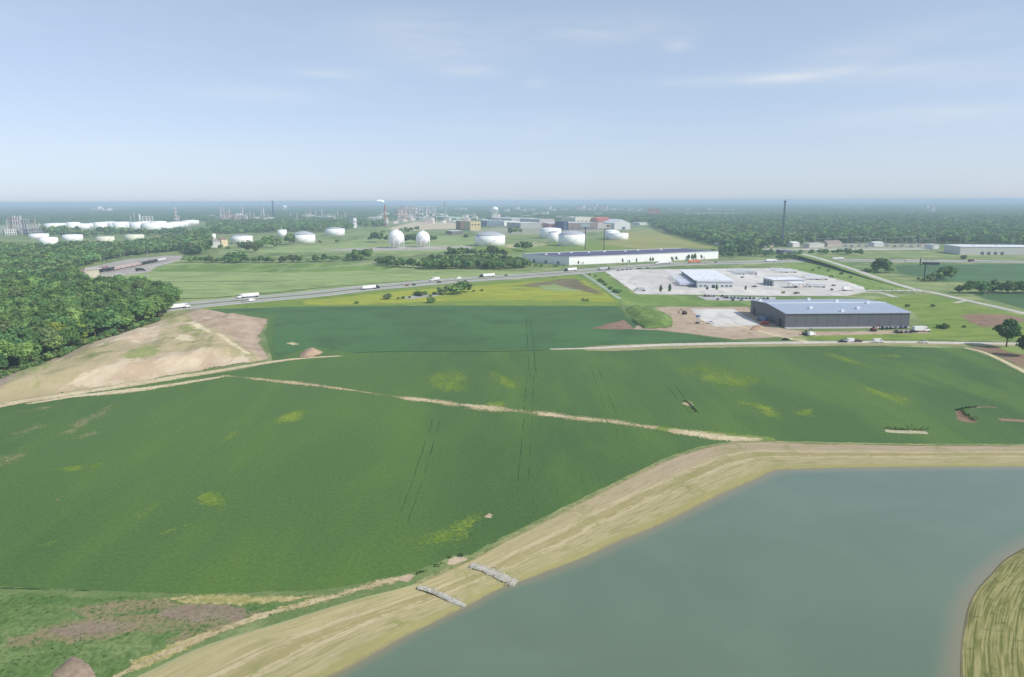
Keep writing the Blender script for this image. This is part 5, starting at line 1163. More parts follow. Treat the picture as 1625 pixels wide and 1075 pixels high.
for x, y, w, h in ((88, 369, 25, 11), (117, 366.5, 17, 10.5), (133, 364, 16, 6.5), (147, 362, 16, 5.5), (160, 366, 17, 10), (174, 361.5, 22, 7), (190, 366, 16, 10), (204, 364, 17, 8.5), (220, 367, 22, 11), (241, 367, 24, 10), (262, 366, 22, 9), (281, 361.5, 20, 7), (303, 356.5, 22, 5), (232, 361, 24, 7), (196, 358.5, 20, 4.5), (252, 362, 22, 8), (272, 364, 20, 8), (292, 360, 18, 6), (182, 363, 16, 7), (212, 361, 18, 6), (102, 365, 16, 8), (125, 362.5, 14, 6)):
    tank(x, y, w * 1.12, h * 1.22, .8, 'white tank in the far tank farm beyond the railyard wood', roofm=TW, group='white tanks of the far tank farm')
def gas_sphere(px, by, ty, wpx, label):
    c = W(px, by); s = ppm(c); r = wpx / s / 2; H = (by - ty) / s; zc = H - r
    e = empty('gas_sphere', c, 0, label, 'gas sphere', None)
    n = 14; b = MB(); b.lathe([(max(.05, r * math.sin(math.pi * i / n)), zc - r * math.cos(math.pi * i / n)) for i in range(n + 1)], 32); b.build('shell', TW, e, True)
    for i in range(9):
        a = 2 * math.pi * (i + .5) / 9; q = MB(); q.bar((math.cos(a) * r * .98, math.sin(a) * r * .98, 0), (math.cos(a) * r * .98, math.sin(a) * r * .98, zc + .5), r * .028, 8); q.build('leg', TW, e, True)
    q = MB(); q.lathe([(r * .16, H - .4), (r * .16, H + .9), (r * .02, H + .9), (r * .02, H + 1.8)], 12); q.build('top_platform', VENT, e)
    q = MB(); pts = [Vector((math.cos(-1.9 + i * .06) * (r * 1.0) * math.cos(-.1 + i * .05), math.sin(-1.9 + i * .06) * r * math.cos(-.1 + i * .05) * 1.0, zc + r * 1.02 * math.sin(-.1 + i * .05))) * 1.0 for i in range(30)]
    for a, b_ in zip(pts, pts[1:]): q.bar(a, b_, .3, 4)
    q.build('stairway', STEEL, e)
    q = MB(); q.lathe([(r * 1.15, 0), (r * 1.15, .5)], 32); q.build('base_slab', CONC, e)
gas_sphere(629.5, 393.6, 365.2, 25, 'left of the two white gas spheres on legs, the larger one')
gas_sphere(671.5, 392.2, 367, 22, 'right of the two white gas spheres on legs, the smaller one')

# ------------------------------------------------------------------ refinery, stacks, masts
PINKW = col('pale column paint', 214, 204, 206); RUSTY = col('rusty column paint', 196, 166, 156); GREYC = col('grey column paint', 176, 178, 186); RED = plain('red mast paint', (.46, .22, .18)); 
def column(px, by, ty, wpx, m, label, group):
    p = W(px, by); s = ppm(p); r = wpx / s / 2; h = (by - ty) / s
    e = empty('refinery_column', p, 0, label, 'column', group)
    q = MB(); q.lathe([(r, 0), (r, h * .55), (r * .82, h * .6), (r * .82, h * .97), (r * .4, h)], 12); q.build('shell', m, e, True)
    for f in (.3, .62, .92): q = MB(); q.lathe([(r * 1.5, h * f), (r * 1.5, h * f + 1.2)], 12); q.build('platform', GREYC, e)
lab = 'slim process column in the %s'; 
for x, b, t, w, k in ((13, 372, 350, 1.3, 0), (18, 370, 345, 2, 1), (22, 370, 347, 1.6, 2), (27, 371, 343, 1.6, 0), (36, 370, 343, 2.4, 0), (33, 370, 348, 1.6, 1), (53, 372, 354, 1.6, 1), (58, 372, 348, 1.8, 1), (64, 371, 354, 1.4, 0)):
    column(x, b, t, w, (PINKW, RUSTY, GREYC)[k], lab % 'refinery at the left border', 'columns of the refinery at the left border')
for x, b, t, w, k in ((352, 352, 330, 1.4, 0), (356.5, 352, 331, 1.6, 0), (361, 352, 336, 2, 1), (365, 352, 331, 1.6, 0), (368, 352, 340, 2, 1), (376, 352, 338, 1.4, 0), (381, 352, 339, 2, 1), (386, 352, 328.5, 1.8, 0), (390, 352, 341, 2, 0), (397, 349, 337, 1.8, 0), (352.5, 352, 344, 3, 1)):
    column(x, b, t, w, (PINKW, RUSTY, GREYC)[k], lab % 'refinery group left of the dark chimney', 'columns of the refinery group left of the dark chimney')
for x, b, t, w, k in ((415, 350, 332, 1.3, 0), (419, 350, 330, 2.2, 0), (426, 349, 341, 2, 1), (461, 347, 339, 2, 0), (486, 346, 336, 1.6, 0), (492, 346, 331, 2.4, 1), (501, 346, 335, 1.6, 0), (511, 346, 332, 1.6, 0), (536, 347, 336, 1.6, 0)):
    column(x, b, t, w, (PINKW, RUSTY, GREYC)[k], lab % 'scattered refinery group right of the dark chimney', 'scattered columns right of the dark chimney')
for x, b, t, w, k in ((635, 350, 328, 1.8, 1), (640, 350, 327, 1.4, 1), (644.5, 350, 330, 2, 1), (656, 349, 333, 1.6, 0), (664, 349, 331, 1.4, 0), (676, 349, 334, 1.4, 2), (690, 348, 328, 1.6, 0)):
    column(x, b, t, w, (PINKW, RUSTY, GREYC)[k], lab % 'big refinery frame right of the flare', 'columns of the big refinery right of the flare')
def process_frame(a, b, ty, depth, m, label, bays=4, floors=4, fill=.5):
    A, rz, L = frame2(a, b); h = (a[1] - ty) / ppm(A); e = empty('process_frame', A, rz, label, 'process unit'); r = random.Random(int(a[0]))
    q = MB()
    for i in range(bays + 1):
        for y in (0, depth): q.box((L * i / bays, y, h / 2), (1.6, 1.6, h))
    q.build('steel_frame', m, e)
    for f in range(1, floors + 1): q = MB(); q.box((L / 2, depth / 2, h * f / floors - .5), (L + 1.8, depth + 1.8, 1.0)); q.build('deck', m, e)
    for i in range(bays):
        for f in range(floors):
            if r.random() < fill: q = MB(); q.lathe([(L / bays * .3, 0), (L / bays * .3, h / floors * .6), (.3, h / floors * .75)], 10, (L * (i + .5) / bays, depth * .4, h * f / floors + .1)); q.build('vessel', (PINKW, GREYC, RUSTY)[r.randrange(3)], e, True)
process_frame((23, 371.5), (34, 371), 345, 20, PINKW, 'tall pale process unit in the refinery at the left border', 3, 4)
process_frame((40, 372), (48, 371.6), 349, 16, GREYC, 'rounded grey process unit in the refinery at the left border', 2, 3, .9)
process_frame((9, 374), (26, 373.4), 365, 16, WHITE, 'low white process unit at the very left border', 5, 2, .6)
process_frame((46, 374), (74, 372), 363, 18, GREYC, 'low pipe rack right of the left refinery columns', 7, 2, .4)
process_frame((354, 353), (372, 352.8), 342, 20, RUSTY, 'rusty process unit left of the dark chimney', 4, 3)
process_frame((374, 353), (392, 352.8), 343, 20, PINKW, 'pale process unit just left of the dark chimney', 4, 3)
process_frame((640, 350), (660, 349.6), 327.5, 24, PINKW, 'tall pale frame at the left of the big refinery behind the gas spheres', 4, 5, .6)
process_frame((660, 349.5), (692, 348.5), 328.5, 24, PINKW, 'broad pale frame on legs in the big refinery behind the gas spheres', 6, 4, .45)
process_frame((632, 351), (646, 350.6), 333, 18, RUSTY, 'rusty red frame at the left end of the big refinery', 3, 4, .5)
process_frame((586, 355), (604, 354.6), 345, 20, WHITE, 'low white process unit left of the flare', 4, 2, .6)
process_frame((515, 346), (528, 345.8), 341, 14, WHITE, 'small white process unit in the scattered refinery group', 3, 2, .6)
process_frame((545, 346.4), (563, 346), 341, 14, RUSTY, 'small rusty process unit in the scattered refinery group', 3, 2, .6)
process_frame((227, 355), (243, 354.4), 344, 20, WHITE, 'white process unit behind the far tank farm', 3, 3, .5)
def stack(name, px, by, ty, w0, w1, m, label, cat):
    p = W(px, by); s = ppm(p); h = (by - ty) / s; e = empty(name, p, 0, label, cat)
    q = MB(); q.lathe([(w0 / s / 2, 0), (w1 / s / 2, h)], 14); q.build('shaft', m, e, True)
    q = MB(); q.lathe([(w1 / s / 2 * 1.25, h - 2), (w1 / s / 2 * 1.25, h + .3)], 14); q.build('rim', m, e)
stack('chimney', 434.3, 347, 319.6, 3.0, 2.0, plain('dark chimney', lin(74, 92, 112, .7)), 'tall dark chimney rising to the horizon in the refinery', 'chimney')
stack('chimney', 222.3, 354, 341, 2.6, 2.2, WHITE, 'short white chimney behind the far tank farm', 'chimney')
stack('chimney', 349.8, 352, 323, 2.0, 1.2, col('violet grey paint', 150, 150, 172), 'thin grey stack at the left of the refinery group', 'chimney')
def mast(name, px, by, ty, w0, w1, mats, label, cat, n=12, legs=3, thick=.35, top=None):
    p = W(px, by); s = ppm(p); h = (by - ty) / s; e = empty(name, p, .4, label, cat); r0, r1 = w0 / s / 2, w1 / s / 2
    for l in range(len(mats)):
        pass
    k = 0
    for i in range(n):
        f0, f1 = i / n, (i + 1) / n; q = MB()
        for j in range(legs):
            a, a2 = 2 * math.pi * j / legs, 2 * math.pi * (j + 1) / legs
            P = lambda f, an: ((r0 + (r1 - r0) * f) * math.cos(an), (r0 + (r1 - r0) * f) * math.sin(an), h * f)
            q.bar(P(f0, a), P(f1, a), thick, 5); q.bar(P(f0, a), P(f1, a2), thick * .6, 4); q.bar(P(f1, a), P(f1, a2), thick * .6, 4)
        q.build('lattice_section', mats[i % len(mats)], e)
    if top: 
        q = MB(); q.lathe([(top, h - 2.2), (top, h + 1.2)], 12); q.build('antenna_ring', mats[0], e)
        q = MB(); q.bar((0, 0, h), (0, 0, h + 4), .25, 6); q.build('lightning_rod', mats[0], e)
    return e, p, s, h
mast('cell_tower', 1241, 392, 321, 4.6, 1.8, [plain('mast grey', lin(96, 108, 118, .75))], 'tall thin grey cell tower before the broad wood', 'mast', 16, 3, .55, 2.2)
mast('lattice_mast', 279.5, 352, 330, 5.4, 2.0, [RED, WHITE], 'red and white lattice mast behind the far tank farm', 'mast', 8, 4, .8)
FL, fp, fs_, fh = mast('flare_stack', 612, 360, 326, 5.5, 1.2, [RED, PINKW, RED], 'red and white flare stack with a white plume of smoke', 'flare', 7, 4, .9)
q = MB(); q.bar((0, 0, 0), (0, 0, fh + 6), 1.0, 8); q.build('flare_pipe', plain('flare pipe', (.12, .12, .13)), FL)
mast('lattice_mast', 707, 350, 322, 6, 1.6, [col('pale green mast', 176, 200, 190)], 'pale green mast right of the big refinery', 'mast', 7, 4, .8, 5)
mast('lattice_mast', 302, 376, 355, 3, 1.2, [STEEL], 'pale pylon standing over the wood left of the small white tank', 'pylon', 7, 4, .4)
def smoke():
    q = MB(); r = random.Random(3); base = fp + Vector((0, 0, fh + 6))
    for i in range(26):
        f = i / 25; c = base + Vector((-24 * f ** 1.8 - 2, 5 * f, 9 * math.sin(f * 1.7) + 1)); s = .8 + 2.0 * f
        n = 8; q.lathe([(max(.02, s * math.sin(math.pi * k / n)), -s * .6 * math.cos(math.pi * k / n)) for k in range(n + 1)], 10, tuple(c + Vector((r.uniform(-1, 1), r.uniform(-1, 1), r.uniform(-.8, .8)))))
    m, t = mat_new('white smoke'); d = t.n('ShaderNodeBsdfDiffuse'); d.inputs[0].default_value = (.92, .94, .96, 1); tr = t.n('ShaderNodeBsdfTransparent'); tl = t.n('ShaderNodeBsdfTranslucent'); tl.inputs[0].default_value = (.92, .94, .96, 1)
    a = t.n('ShaderNodeAddShader'); t.t.links.new(d.outputs[0], a.inputs[0]); t.t.links.new(tl.outputs[0], a.inputs[1])
    x = t.n('ShaderNodeMixShader'); x.inputs[0].default_value = .35; t.t.links.new(tr.outputs[0], x.inputs[1]); t.t.links.new(a.outputs[0], x.inputs[2])
    o = t.n('ShaderNodeOutputMaterial'); t.t.links.new(x.outputs[0], o.inputs[0])
    q.build('smoke', m, None, True, 'stuff')
smoke()
def water_tower(px, by, ty, wpx, label, legs=6):
    p = W(px, by); s = ppm(p); h = (by - ty) / s; r = wpx / s / 2; e = empty('water_tower', p, 0, label, 'water tower'); z = h - r * .85
    q = MB(); q.lathe([(max(.05, r * math.sin(math.pi * i / 12)), z - r * .78 * math.cos(math.pi * i / 12)) for i in range(13)], 24); q.build('bowl', TW, e, True)
    for i in range(legs): a = 2 * math.pi * i / legs; q = MB(); q.bar((math.cos(a) * r * 1.0, math.sin(a) * r * 1.0, 0), (math.cos(a) * r * .92, math.sin(a) * r * .92, z), r * .07, 6); q.build('leg', TW, e)
    q = MB(); q.lathe([(r * .16, 0), (r * .16, z - r * .6)], 10); q.build('riser', TW, e)
    q = MB(); q.lathe([(r * 1.06, z - .6), (r * 1.06, z + .6)], 24); q.build('walkway', VENT, e)
water_tower(785.5, 346.5, 328.2, 10.5, 'white water tower on legs above the blue grey hall')
water_tower(452, 336, 326, 7, 'far white water tower right of the dark chimney', 4)

# ------------------------------------------------------------------ signs, poles, substation, overpass
def tall_sign(px, by, py0, py1, x0, x1, face, label, back):
    p = W(px, by); s = ppm(p); e = empty('billboard', p, 0, label, 'billboard'); z0, z1 = (by - py1) / s, (by - py0) / s; w = (x1 - x0) / s; cx = ((x0 + x1) / 2 - px) / s
    q = MB(); q.bar((0, .8, 0), (0, .8, z1), .75, 12); q.build('pole', DARK, e)
    q = MB(); q.box((cx, 0, (z0 + z1) / 2), (w, .6, z1 - z0)); pn = q.build('panel', face, e)
    q = MB(); q.box((cx, .5, z0 - .5), (w, 1.6, .8)); q.build('catwalk', back, e)
    return e, cx, z0, z1, w
e, cx, z0, z1, w = tall_sign(928.6, 397, 355.8, 361, 921.5, 935, col('pale blue sign face', 186, 198, 206), 'pale blue billboard high on a dark pole, the left of the two tall ones', DARK)
e, cx, z0, z1, w = tall_sign(958.5, 398.5, 356, 363.5, 949.5, 968, col('white sign face', 220, 216, 210), 'white billboard high on a dark pole, the right of the two tall ones', DARK)
q = MB(); q.box((cx + w * .3, -.34, z0 + (z1 - z0) * .55), (w * .28, .08, (z1 - z0) * .4)); q.build('printed_block', plain('maroon print', (.2, .1, .12)), e)
p = W(1466, 446); s = ppm(p); e = empty('billboard', p, -.35, 'dark backed billboard on a single post over the dark green field at right', 'billboard')
q = MB(); q.bar((0, 0, 0), (0, 0, 19), .7, 10); q.build('pole', DARK, e)
q = MB(); q.box((5, 0, 20), (17, .7, 2.6)); q.build('panel', DARK, e); q = MB(); q.box((-5.2, 1.2, 21), (.8, 3.4, 8)); q.build('side_panel', DARK, e)
q = MB(); q.box((4, -.5, 18.4), (18, 1.4, .4)); q.build('catwalk', DARK, e)
pole_m = plain('weathered pole', (.36, .34, .31), .9, .1, .2)
def pole(px, by, ty, label, group, arm=2.6, w=.22):
    p = W(px, by); h = (by - ty) / ppm(p); e = empty('utility_pole', p, random.uniform(-.3, .3), label, 'utility pole', group)
    q = MB(); q.bar((0, 0, 0), (0, 0, h), w, 7, w * .7); q.build('shaft', pole_m, e)
    q = MB(); q.box((0, .15, h - .9), (arm, .16, .2)); c = q.build('crossarm', pole_m, e)
    for x in (-arm * .45, 0, arm * .45): q = MB(); q.lathe([(.08, 0), (.12, .15), (.06, .3)], 6, (x, .15, h - .8)); q.build('insulator', VENT, c)
pole(1562, 479, 460, 'pale utility pole beside the side road at the dark green field', None, 3.4, .3)
for x, b, t in ((1479, 461, 442), (1504, 461, 442)): pole(x, b, t, 'thin pale pole before the trees by the side road junction', 'thin pales poles by the side road junction', 2.4, .2)
for x, b, t in ((1252.5, 393, 374), (1275, 394, 370), (1292, 392, 369), (1437.5, 393, 374), (1428, 393, 376), (1449, 393, 374), (1461, 393, 376), (1482, 396, 372), (1523, 395, 378), (1531, 396, 371), (1606, 396, 374), (1148.5, 386, 370), (1201, 392, 378)):
    pole(x, b, t, 'pale tall pole standing before the broad wood', 'tall poles before the broad wood', 3.2, .45)
for x, b, t in ((198, 417, 397), (166, 420, 408), (234, 409, 398)): pole(x, b, t, 'thin pale pole behind the railyard', 'poles behind the railyard', 2, .3)
def substation():
    for i in range(7):
        x = 1296 + i * 27; A, rz, L = frame2((x, 389.5), (x + 22, 389.5)); e = empty('substation_gantry', A, rz, 'pale steel gantry with hanging lines in the substation', 'gantry', 'gantries of the substation'); h = 13 + (i % 3) * 2
        for xx in (0, L): q = MB(); q.bar((xx, 0, 0), (xx, 0, h + 4), .35, 6, .2); q.build('post', STEEL, e)
        q = MB(); q.box((L / 2, 0, h), (L, .6, .7)); q.build('beam', STEEL, e)
        for k in range(3): q = MB(); q.bar((L * (.25 + .25 * k), 0, h - .4), (L * (.25 + .25 * k), 0, h - 3), .16, 6); q.build('insulator', DARK, e)
    for i, x in enumerate((1342, 1352, 1364, 1376, 1408, 1420, 1432, 1446, 1458, 1470)):
        p = W(x, 391.5 + (i % 2)); e = empty('transformer', p, 0, 'grey transformer standing in the substation', 'transformer', 'transformers of the substation')
        q = MB(); q.box((0, 0, 2), (5, 3.4, 3.6), 0, .2); q.build('tank', plain('transformer grey', (.34, .35, .36)), e)
        q = MB(); q.box((0, -2.1, 1.9), (4, .7, 2.6)); q.build('radiator', plain('transformer fin', (.26, .27, .28)), e)
        for k in (-1.4, 0, 1.4): q = MB(); q.lathe([(.25, 0), (.14, .4), (.25, .7), (.12, 1.6)], 8, (k, 0, 3.8)); q.build('bushing', DARK, e)
substation()
def overpass():
    A, B = W(1268, 408.5), W(1238, 402.5); A = Vector((A.x, A.y, 0)); d = (B - A); rz = math.atan2(d.y, d.x); L = d.length
    e = empty('overpass', A, rz, 'dark highway overpass bridge where the pale side road crosses the highway', 'bridge')
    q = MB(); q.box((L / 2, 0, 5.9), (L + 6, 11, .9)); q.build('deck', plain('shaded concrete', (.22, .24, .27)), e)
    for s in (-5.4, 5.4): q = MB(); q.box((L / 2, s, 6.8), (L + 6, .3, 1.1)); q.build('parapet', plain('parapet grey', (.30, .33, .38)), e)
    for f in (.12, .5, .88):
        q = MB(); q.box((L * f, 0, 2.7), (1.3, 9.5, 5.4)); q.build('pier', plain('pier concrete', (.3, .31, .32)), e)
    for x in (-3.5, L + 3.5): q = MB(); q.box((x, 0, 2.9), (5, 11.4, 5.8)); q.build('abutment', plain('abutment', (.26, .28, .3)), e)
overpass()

# ------------------------------------------------------------------ vehicles
TYRE = plain('tyre', (.02, .02, .022), .9, .1); CHROME = plain('dull metal', (.25, .26, .27), .5)
def paint(name, rgb): return plain('paint ' + name, rgb, .3, .5, .04, .8)
P_WHITE, P_RED, P_BLACK, P_SILVER, P_BROWN, P_BLUE, P_ORANGE, P_TAN, P_GREEN = (paint('white', (.78, .78, .77)), paint('red', (.42, .035, .03)), paint('black', (.018, .019, .022)), paint('silver', (.42, .44, .46)), paint('brown', (.13, .06, .045)),
    paint('blue', (.05, .09, .22)), paint('orange', (.68, .20, .07)), paint('tan', (.5, .44, .34)), paint('green', (.06, .12, .09)))
def wheel_mesh(r, w):
    q = MB(); q.lathe([(r * .55, -w / 2), (r, -w / 2 + .02), (r, w / 2 - .02), (r * .55, w / 2)], 14)
    q.v = [(x, z, y) for x, y, z in q.v]; return q.mesh('wheel', TYRE)
WH, WHL = wheel_mesh(.52, .55), wheel_mesh(.34, .24)
def wheels(e, xs, y, me, r):
    for x in xs:
        for s in (-y, y): o = link('wheel', me, None, e); o.location = (x, s, r)
def loft(prof, hw, taper=None):
    """a vehicle body: profile in (x, z) with rounded width: narrower above and at both ends"""
    q = MB(); n = len(prof); vs = []
    for y, k, dz in ((-1, .94, 0), (-.93, 1, 0), (.93, 1, 0), (1, .94, 0)):
        zc = sum(z for _, z in prof) / n; xc = sum(x for x, _ in prof) / n
        vs += [(xc + (x - xc) * (1 if abs(y) < .95 else .985), y * hw * (1 if taper is None else taper(z)), zc + (z - zc) * k) for x, z in prof]
    fs = [(l * n + i, l * n + (i + 1) % n, l * n + n + (i + 1) % n, l * n + n + i) for l in range(3) for i in range(n)] + [tuple(range(n - 1, -1, -1)), tuple(range(3 * n, 4 * n))]
    return q.add(vs, fs)
PR = {}
def proto(kind):
    e = bpy.data.objects.new(kind, None); COL.objects.link(e); e.location = (0, -400, 0)
    if kind == 'car':
        loft([(-2.2, .35), (-2.3, .8), (-2.1, 1.0), (2.0, .95), (2.3, .7), (2.25, .35)], .9).build('body', P_WHITE, e)
        loft([(-1.75, .97), (-1.2, 1.45), (.35, 1.45), (1.05, .95)], .78, lambda z: 1 if z < 1.1 else .88).build('window', GLASS, e)
        q = MB(); q.box((-.42, 0, 1.47), (1.45, 1.3, .06), 0, .02); q.build('roof', P_WHITE, e); wheels(e, (-1.4, 1.4), .82, WHL, .34)
        for s in (-.6, .6): q = MB(); q.box((2.26, s, .68), (.1, .36, .16)); q.build('headlight', VENT, e)
    if kind == 'pickup':
        loft([(-2.8, .5), (-2.8, 1.15), (-.55, 1.15), (-.4, 1.2), (1.2, 1.2), (2.6, 1.1), (2.8, .8), (2.75, .45)], .98).build('body', P_WHITE, e)
        loft([(-.6, 1.15), (-.45, 1.85), (.75, 1.85), (1.4, 1.15)], .86, lambda z: 1 if z < 1.3 else .9).build('window', GLASS, e)
        q = MB(); q.box((.15, 0, 1.87), (1.2, 1.45, .07), 0, .02); q.build('roof', P_WHITE, e)
        q = MB(); q.box((-1.75, 0, 1.16), (1.9, 1.6, .04)); q.build('load_bed', DARK, e); wheels(e, (-1.8, 1.8), .88, WHL, .36)
    if kind == 'van':
        loft([(-3.2, .45), (-3.2, 2.5), (1.3, 2.6), (2.2, 1.5), (3.0, 1.3), (3.1, .45)], 1.0).build('body', P_WHITE, e)
        q = MB(); q.add([(1.45, -.8, 2.4), (2.2, -.85, 1.58), (2.2, .85, 1.58), (1.45, .8, 2.4)], [(0, 1, 2, 3)]); q.v = [(x + .06, y, z + .04) for x, y, z in q.v]; q.build('windscreen', GLASS, e)
        for s in (-1.01, 1.01): q = MB(); q.box((1.0, s, 1.85), (1.0, .06, .6)); q.build('window', GLASS, e)
        wheels(e, (-2, 2), .9, WHL, .38)
    if kind in ('semi_truck', 'box_truck', 'trailer'):
        Lt = {'semi_truck': 16.0, 'box_truck': 7.5, 'trailer': 15.5}[kind]; x1 = 0 if kind != 'trailer' else Lt / 2
        q = MB(); q.box((x1 - Lt / 2, 0, 2.62), (Lt, 2.6, 2.8), 0, .08); q.build('trailer' if kind == 'semi_truck' else 'cargo_box', P_WHITE, e)
        q = MB(); q.box((x1 - Lt / 2, 0, 1.1), (Lt - .6, 1.1, .24)); q.build('chassis', DARK, e)
        for s in (-1.24, 1.24): q = MB(); q.box((x1 - Lt * .5, s, .85), (Lt * .35, .05, .5)); q.build('side_skirt', CHROME, e)
        wheels(e, (x1 - Lt + 1.2, x1 - Lt + 2.5), 1.05, WH, .52)
        if kind == 'trailer':
            for s in (-.8, .8): q = MB(); q.bar((x1 - 2.2, s, 0), (x1 - 2.2, s, 1.1), .12, 6); q.build('landing_leg', DARK, e)
        else:
            x0 = .5
            loft([(x0, .7), (x0, 3.7), (x0 + 1.5, 3.75), (x0 + 2.3, 2.1), (x0 + 3.9, 1.85), (x0 + 4.1, .7)], 1.2).build('cab', P_WHITE, e)
            q = MB(); q.add([(x0 + 1.62, -1.05, 3.5), (x0 + 2.33, -1.05, 2.2), (x0 + 2.33, 1.05, 2.2), (x0 + 1.62, 1.05, 3.5)], [(0, 1, 2, 3)]); q.v = [(x + .05, y, z + .03) for x, y, z in q.v]; q.build('windscreen', GLASS, e)
            for s in (-1.2, 1.2): q = MB(); q.box((x0 + 1.2, s, 2.7), (1.0, .06, .8)); q.build('window', GLASS, e)
            wheels(e, (x0 + 3.2,) + ((-1.0, .2) if kind == 'semi_truck' else ()), 1.05, WH, .52)
            q = MB(); q.box((x0 + 4.1, 0, .75), (.3, 2.4, .4), 0, .08); q.build('bumper', CHROME, e)
    if kind == 'excavator':
        for s in (-1.1, 1.1): q = MB(); q.box((0, s, .5), (3.8, .6, 1.0), 0, .3); q.build('track', TYRE, e)
        q = MB(); q.box((-.4, 0, 1.7), (3.2, 2.5, 1.2), 0, .2); q.build('body', P_ORANGE, e); q = MB(); q.box((.7, .7, 2.6), (1.3, 1.0, 1.3), 0, .12); q.build('cabin', GLASS, e)
        q = MB(); q.bar((1.2, -.3, 2), (3.6, -.3, 4.6), .28, 6); q.build('boom', P_ORANGE, e); q = MB(); q.bar((3.6, -.3, 4.6), (5.4, -.3, 2.2), .22, 6); q.build('stick', P_ORANGE, e); q = MB(); q.box((5.3, -.3, 1.5), (1.0, 1.0, 1.1), 0, .2); q.build('bucket', DARK, e)
    if kind == 'scissor_lift':
        q = MB(); q.box((0, 0, .9), (3, 1.6, .9), 0, .1); q.build('base_box', DARK, e); wheels(e, (-1, 1), .8, WHL, .36)
        q = MB()
        for k in range(3):
            z = 1.4 + k * 1.2
            for s in (-.6, .6): q.bar((-1.2, s, z), (1.2, s, z + 1.2), .09, 5); q.bar((1.2, s, z), (-1.2, s, z + 1.2), .09, 5)
        q.build('scissor_arm', STEEL, e); q = MB(); q.box((0, 0, 5.2), (3, 1.6, .2)); q.box((0, -.8, 5.8), (3, .08, .9)); q.box((0, .8, 5.8), (3, .08, .9)); q.build('platform', P_BLUE, e)
    return e
used = set(); HEAD = {}
def vehicle(kind, x, y, head, label, col_=None, group=None, col2=None, world=None, cat=None):
    """head: angle in degrees on the ground (0 = to the right, 90 = away), or a second pixel it points at"""
    p = world or W(x, y)
    if hasattr(head, '__len__'): q = W(*head); a = math.atan2(q.y - p.y, q.x - p.x)
    else: a = R(head)
    mats = {}
    if col_ is not None:
        for k in ('body', 'roof', 'cab', 'boom', 'stick'): mats[k] = col_
        if kind in ('trailer', 'box_truck'): mats['cargo_box'] = col_
    if col2 is not None: mats['trailer'] = col2; mats['cargo_box'] = col2
    c = cat or {'semi_truck': 'semi truck', 'box_truck': 'box truck', 'scissor_lift': 'scissor lift'}.get(kind, kind)
    if kind not in PR: PR[kind] = proto(kind)
    z = .05
    r = copy_tree(PR[kind], p + Vector((0, 0, z)), a, label, None, None, mats); r['category'] = c
    if group: r['group'] = group
    return r
def on_hw(px, lane, kind, label, col_=None, col2=None, rev=False, shift=0.0, group=None):
    """on the highway where the photograph's column px crosses it; lane: metres left of the centre line"""
    best = None
    q = offset(hwp, lane)
    for a, b in zip(q, q[1:]):
        xa, xb = topix(a)[0], topix(b)[0]
        if xa <= px <= xb: f = (px - xa) / (xb - xa); best = (a.lerp(b, f), math.atan2(b.y - a.y, b.x - a.x)); break
    p, an = best
    return vehicle(kind, 0, 0, math.degrees(an) + (180 if rev else 0), label, col_, group, col2, world=p)
on_hw(293, -12, 'semi_truck', 'white semi truck on the highway just coming out from behind the left wood')
on_hw(384, 16, 'semi_truck', 'white semi truck in the far lanes above the dark mound corner, facing left', rev=True)
on_hw(388, -12, 'pickup', 'grey pickup towing a pale load in the near lanes below the left facing semi truck', P_SILVER)
on_hw(400, -12, 'van', 'white van close behind the grey pickup on the highway')
on_hw(596, -11, 'semi_truck', 'white semi trailer with a black cab in the near lanes left of the red car', P_BLACK)
on_hw(646, -12, 'car', 'red car in the near lanes of the highway', P_RED)
on_hw(657, -12, 'car', 'dark grey car just ahead of the red car on the highway', P_BLACK)
on_hw(688, 10, 'box_truck', 'white box truck in the far lanes left of the bush clump', rev=True)
on_hw(697, -11, 'pickup', 'black pickup in the near lanes beside the white box truck', P_BLACK)
on_hw(727, 10, 'van', 'white van partly behind the bush clump on the highway', rev=True)
on_hw(766, 12, 'semi_truck', 'white semi trailer with a black cab facing left, right of the bush clump', P_BLACK, rev=True)
on_hw(803, 12, 'car', 'small black car in the far lanes below the left end of the long warehouse', P_BLACK, rev=True)
on_hw(900, 12, 'semi_truck', 'white semi trailer with a black cab below the corner of the long warehouse', P_BLACK, rev=True)
on_hw(964, -8, 'semi_truck', 'dark cabbed semi truck with a grey trailer at the corner of the truck yard', P_BLACK, P_SILVER)
on_hw(997, 14, 'pickup', 'white pickup before the middle of the long warehouse')
on_hw(1044, 10, 'box_truck', 'white tractor unit just left of the plain white semi trailer by the long warehouse', rev=True)
on_hw(1062, 14, 'semi_truck', 'plain white semi trailer before the right half of the long warehouse')
on_hw(1108, 10, 'semi_truck', 'orange semi truck below the right end of the long warehouse', P_ORANGE, P_ORANGE)
on_hw(1122, 8, 'van', 'tan van just right of the orange semi truck', P_TAN)
on_hw(1136, 8, 'car', 'dark car between the tan van and the overpass', P_BLACK)
on_hw(1230, -4, 'semi_truck', 'white semi trailer about to pass under the overpass')
on_hw(1322, 8, 'semi_truck', 'white semi truck right of the overpass among the bushes', rev=True)
for x, l in ((1415, 14), (1437, -10), (1470, 14), (1480, 12)): on_hw(x, l, 'car', 'small car far off on the highway right of the overpass', P_SILVER, group='small cars on the highway right of the overpass')
on_hw(1545, -12, 'box_truck', 'white truck with dark trailer in front of the white building at the right', P_WHITE, P_BROWN); on_hw(1572, -12, 'pickup', 'white pickup right of the truck before the white building at the right')
for x in (981, 988, 995, 1001, 1013, 1016, 1028): on_hw(x, -26, 'car', 'dark car in the row on the truck yard rim beside the highway', P_BLACK, group='dark cars on the truck yard rim beside the highway')
TL = 'white trailer '
A, rz, L_ = frame2((1106.5, 457.3), (1163, 457.8))
